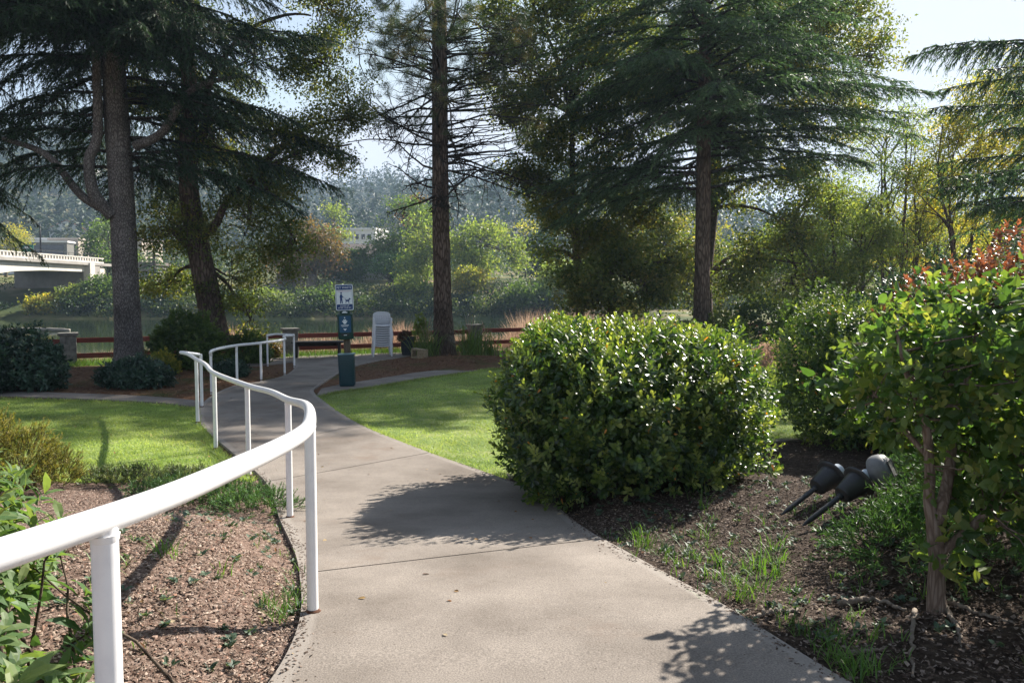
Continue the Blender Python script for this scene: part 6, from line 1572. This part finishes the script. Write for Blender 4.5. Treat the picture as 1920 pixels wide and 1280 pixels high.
# pine litter round the pine and fir
xy = np.vstack([np.c_[rng.normal(-1.2, 1.7, 14000), rng.normal(19.4, 1.9, 14000)], np.c_[rng.uniform(-11, -4.4, 9000), rng.uniform(13.7, 18.5, 9000)]])
tz_ = np.vstack([TERR[0], TERR[1][::-1]]); br_ = np.vstack([BR_R[0], BR_R[1][::-1]]); bl2 = np.vstack([BR_L[0], BR_L[1][::-1]])
xy = xy[~(in_poly(xy[:, 0], xy[:, 1], PATH_POLY) | in_poly(xy[:, 0], xy[:, 1], tz_) | in_poly(xy[:, 0], xy[:, 1], br_) | in_poly(xy[:, 0], xy[:, 1], bl2) | in_poly(xy[:, 0], xy[:, 1], LAWN_R))]
n = len(xy); d = rdir(n); d[:, 2] *= .2; g = Geo(); g.leaves(BLADE, np.c_[xy, zg(xy[:, 0], xy[:, 1]) + .012], nrm(d), rdir(n, 2), rng.uniform(.06, .16, n), .09)
tag(g.build('pine_litter', M['needles'], smooth=False), 'rusty fallen needles lying under the pine and the fir', kind='stuff')

# soil and bark spilling over the path edges
yy_ = rng.uniform(1.6, 8.4, 2600); sd_ = rng.random(2600) < .55; off_ = np.abs(rng.normal(0, .035, 2600)) * (1 + .9 * np.sin(yy_ * 5.1) * np.sin(yy_ * 2.3 + 1)) + .004
xx_ = np.where(sd_, np.interp(yy_, EDGE[0], EDGE[1]) + off_, np.interp(yy_, EDGE[0], EDGE[2]) - off_)
d = rdir(2600); d[:, 2] *= .2; g = Geo(); g.leaves(CHIP, np.c_[xx_, yy_, prof(yy_) + .031], nrm(d), rdir(2600, 2), rng.uniform(.004, .017, 2600), .6)
tag(g.build('edge_litter', M['chips_dark'], smooth=False), 'crumbs of soil and bark spilled along the path edges', kind='stuff')

# weeds: tufts of grass and small rosettes
g = Geo()
def W_at(px, py): p_ = G(px, py); return (p_[0], p_[1], float(zg(p_[0], p_[1])))
for px, py, n, L in [(1330, 1085, 22, .12), (1370, 1095, 30, .13), (1400, 1075, 34, .15), (1430, 1055, 30, .15), (1450, 1030, 24, .18), (1420, 1110, 34, .13), (1390, 1130, 50, .16), (1350, 1060, 26, .15), (1440, 1085, 30, .18), (1460, 1060, 20, .18), (1300, 1050, 22, .14), (1210, 1030, 34, .16), (1190, 1015, 30, .16), (1240, 1040, 24, .13), (1270, 1060, 18, .13),
                     (1560, 1240, 44, .09), (1590, 1255, 50, .10), (1540, 1215, 36, .08), (1600, 1275, 44, .10), (1500, 1190, 34, .1), (1480, 1170, 24, .1), (1620, 1265, 40, .12), (1575, 1205, 30, .1), (1315, 960, 14, .22), (1300, 935, 10, .18),
                     (300, 1045, 26, .12), (320, 1040, 16, .09), (510, 1140, 30, .1), (535, 1150, 36, .1), (520, 1165, 34, .1), (545, 1125, 26, .09), (548, 1080, 20, .08), (540, 1045, 14, .08), (490, 1130, 16, .08), (330, 1165, 10, .06), (420, 1075, 14, .09), (230, 1070, 16, .09), (525, 985, 16, .07), (551, 1100, 20, .08), (555, 1120, 22, .08)]:
    tuft(g, W_at(px, py), n, L, .0055, spread=.8, foot=.035, lo=.4)
for k in range(90):
    xy = bed_pts(6, .5, 2.4, 2.6, 5.6)
    if len(xy): tuft(g, gb(*xy[0]), int(rng.uniform(4, 14)), rng.uniform(.05, .13), .005, spread=.9, foot=.02, lo=.4)
for k in range(46):
    xy = bed_pts(6, -2.2, -.6, 2.2, 5.6)
    if len(xy): tuft(g, gb(*xy[0]), int(rng.uniform(3, 8)), rng.uniform(.03, .07), .005, spread=1.1, foot=.015, lo=.4)
tag(g.build('weed_grass', M['weed'], smooth=False), 'tufts of weedy grass in the beds along the path edges', kind='stuff')
g = Geo()
pts = np.vstack([bed_pts(420, .6, 3.2, 3.0, 6.4), bed_pts(240, -2.4, -.5, 2.4, 6)])
for x, y in pts:
    n = int(rng.uniform(5, 12)); b_ = np.array(gb(x, y)); a = rng.uniform(0, 6.28, n)
    d = nrm(np.c_[np.cos(a), np.sin(a), rng.uniform(.2, 1.0, n)])
    g.leaves(LEAF, b_ + rng.normal(size=(n, 3)) * .006 + [0, 0, .008], d, np.tile([0, 0, 1.], (n, 1)) + rng.normal(size=(n, 3)) * .3, rng.uniform(.018, .045, n), 1.0)
tag(g.build('weed_rosettes', M['weed_grey'], smooth=False), 'small grey green weed seedlings scattered over the beds', kind='stuff')

# dry grass on the bank behind the fence
g = Geo(); n = 30000; x = rng.uniform(-19, 6, n); qd = rng.gamma(2., 1.0, n) + .25; y = 26 + .55 * (x + .7) + qd
tone = rng.normal(.5, .25, n); L = rng.uniform(.28, .72, n) * (1 + .5 * np.sin(x * 2.1) * np.sin(x * .7 + 1)) * np.clip(1.15 - .05 * qd, .4, 1.2)
L = np.where(x < -8.5, L * .6, L)
g.leaves(GRASS, np.c_[x, y, zg(x, y) - .02], nrm(np.c_[rng.normal(size=(n, 2)) * .3, np.ones(n)]), rdir(n), L, .022, np.clip(tone, 0, 1))
tag(g.build('dry_grass', M['dry'], smooth=False), 'tall bleached pinkish grass on the river bank behind the fence', kind='stuff')
g = Geo(); n = 5000; x = rng.uniform(.2, 3.2, n); y = 27.8 + .55 * x + rng.gamma(2., .8, n)
g.leaves(GRASS, np.c_[x, y, zg(x, y) - .02], nrm(np.c_[rng.normal(size=(n, 2)) * .35, np.ones(n)]), rdir(n), rng.uniform(.6, 1.6, n), .014, np.clip(rng.normal(.75, .2, n), 0, 1))
tag(g.build('plume_grass', M['dry'], smooth=False), 'tall pale plume grass behind the left end of the large rounded shrub', kind='stuff')
g = Geo(); n = 16000; x = rng.uniform(-13, -1, n); y = 26 + .55 * (x + .7) + rng.normal(0, .5, n)
g.leaves(BLADE, np.c_[x, y, zg(x, y) - .01], nrm(np.c_[rng.normal(size=(n, 2)) * .5, np.ones(n)]), rdir(n), rng.uniform(.08, .26, n), .06, np.clip(rng.normal(.6, .25, n), 0, 1))
tag(g.build('bank_grass', M['weed'], smooth=False), 'low green grass at the foot of the fence', kind='stuff')
# general low cover on the ground right of the terrace and behind the shrubs
g = Geo(); n = 26000; x = rng.uniform(2.0, 12, n); y = rng.uniform(11.4, 30, n)
g.leaves(BLADE, np.c_[x, y, zg(x, y) - .01], nrm(np.c_[rng.normal(size=(n, 2)) * .5, np.ones(n)]), rdir(n), rng.uniform(.1, .45, n), .05, np.clip(rng.normal(.5, .3, n), 0, 1))
tag(g.build('rough_grass', M['weed'], smooth=False), 'rough uncut grass behind the rounded shrubs', kind='stuff')
# fallen leaves on the path and lawn
g = Geo(); xy = np.vstack([scatter_poly(PATH_POLY[(PATH_POLY[:, 1] > 1.5)], 120), bed_pts(90, .3, 1.4, 3, 7), bed_pts(130, -3, -.4, 2, 7), scatter_poly(LAWN_R, 160), scatter_poly(LAWN_L, 260)])
on_p = in_poly(xy[:, 0], xy[:, 1], PATH_POLY)
z_ = np.where(on_p, prof(xy[:, 1]) + .034, zg(xy[:, 0], xy[:, 1]) + np.where(in_poly(xy[:, 0], xy[:, 1], LAWN_L) | in_poly(xy[:, 0], xy[:, 1], LAWN_R), .034, .014))
d = rdir(len(xy)); d[:, 2] *= .15; g.leaves(LEAF, np.c_[xy, z_], nrm(d), rdir(len(xy), 2.2), rng.uniform(.012, .042, len(xy)), 1.0)
tag(g.build('fallen_leaves', rnd_mat('dead_leaves', [(.1, .05, .025), (.24, .12, .05), (.36, .24, .1), (.45, .38, .26)], trans=.15), smooth=False), 'scattered dead leaves and bits on the path and beds', kind='stuff')

# ------------------------------------------------------------------ air
m, nt, N, L = new_mat('haze_air')
pv = N.new('ShaderNodeVolumePrincipled'); pv.inputs['Color'].default_value = (.55, .75, 1, 1); pv.inputs['Density'].default_value = .0004; pv.inputs['Anisotropy'].default_value = .25
out = N.new('ShaderNodeOutputMaterial'); L.new(pv.outputs[0], out.inputs['Volume'])
g = Geo(); g.box((0, 700, 70), (1850, 1530, 170)); tag(g.build('haze', m, smooth=False), kind='stuff')
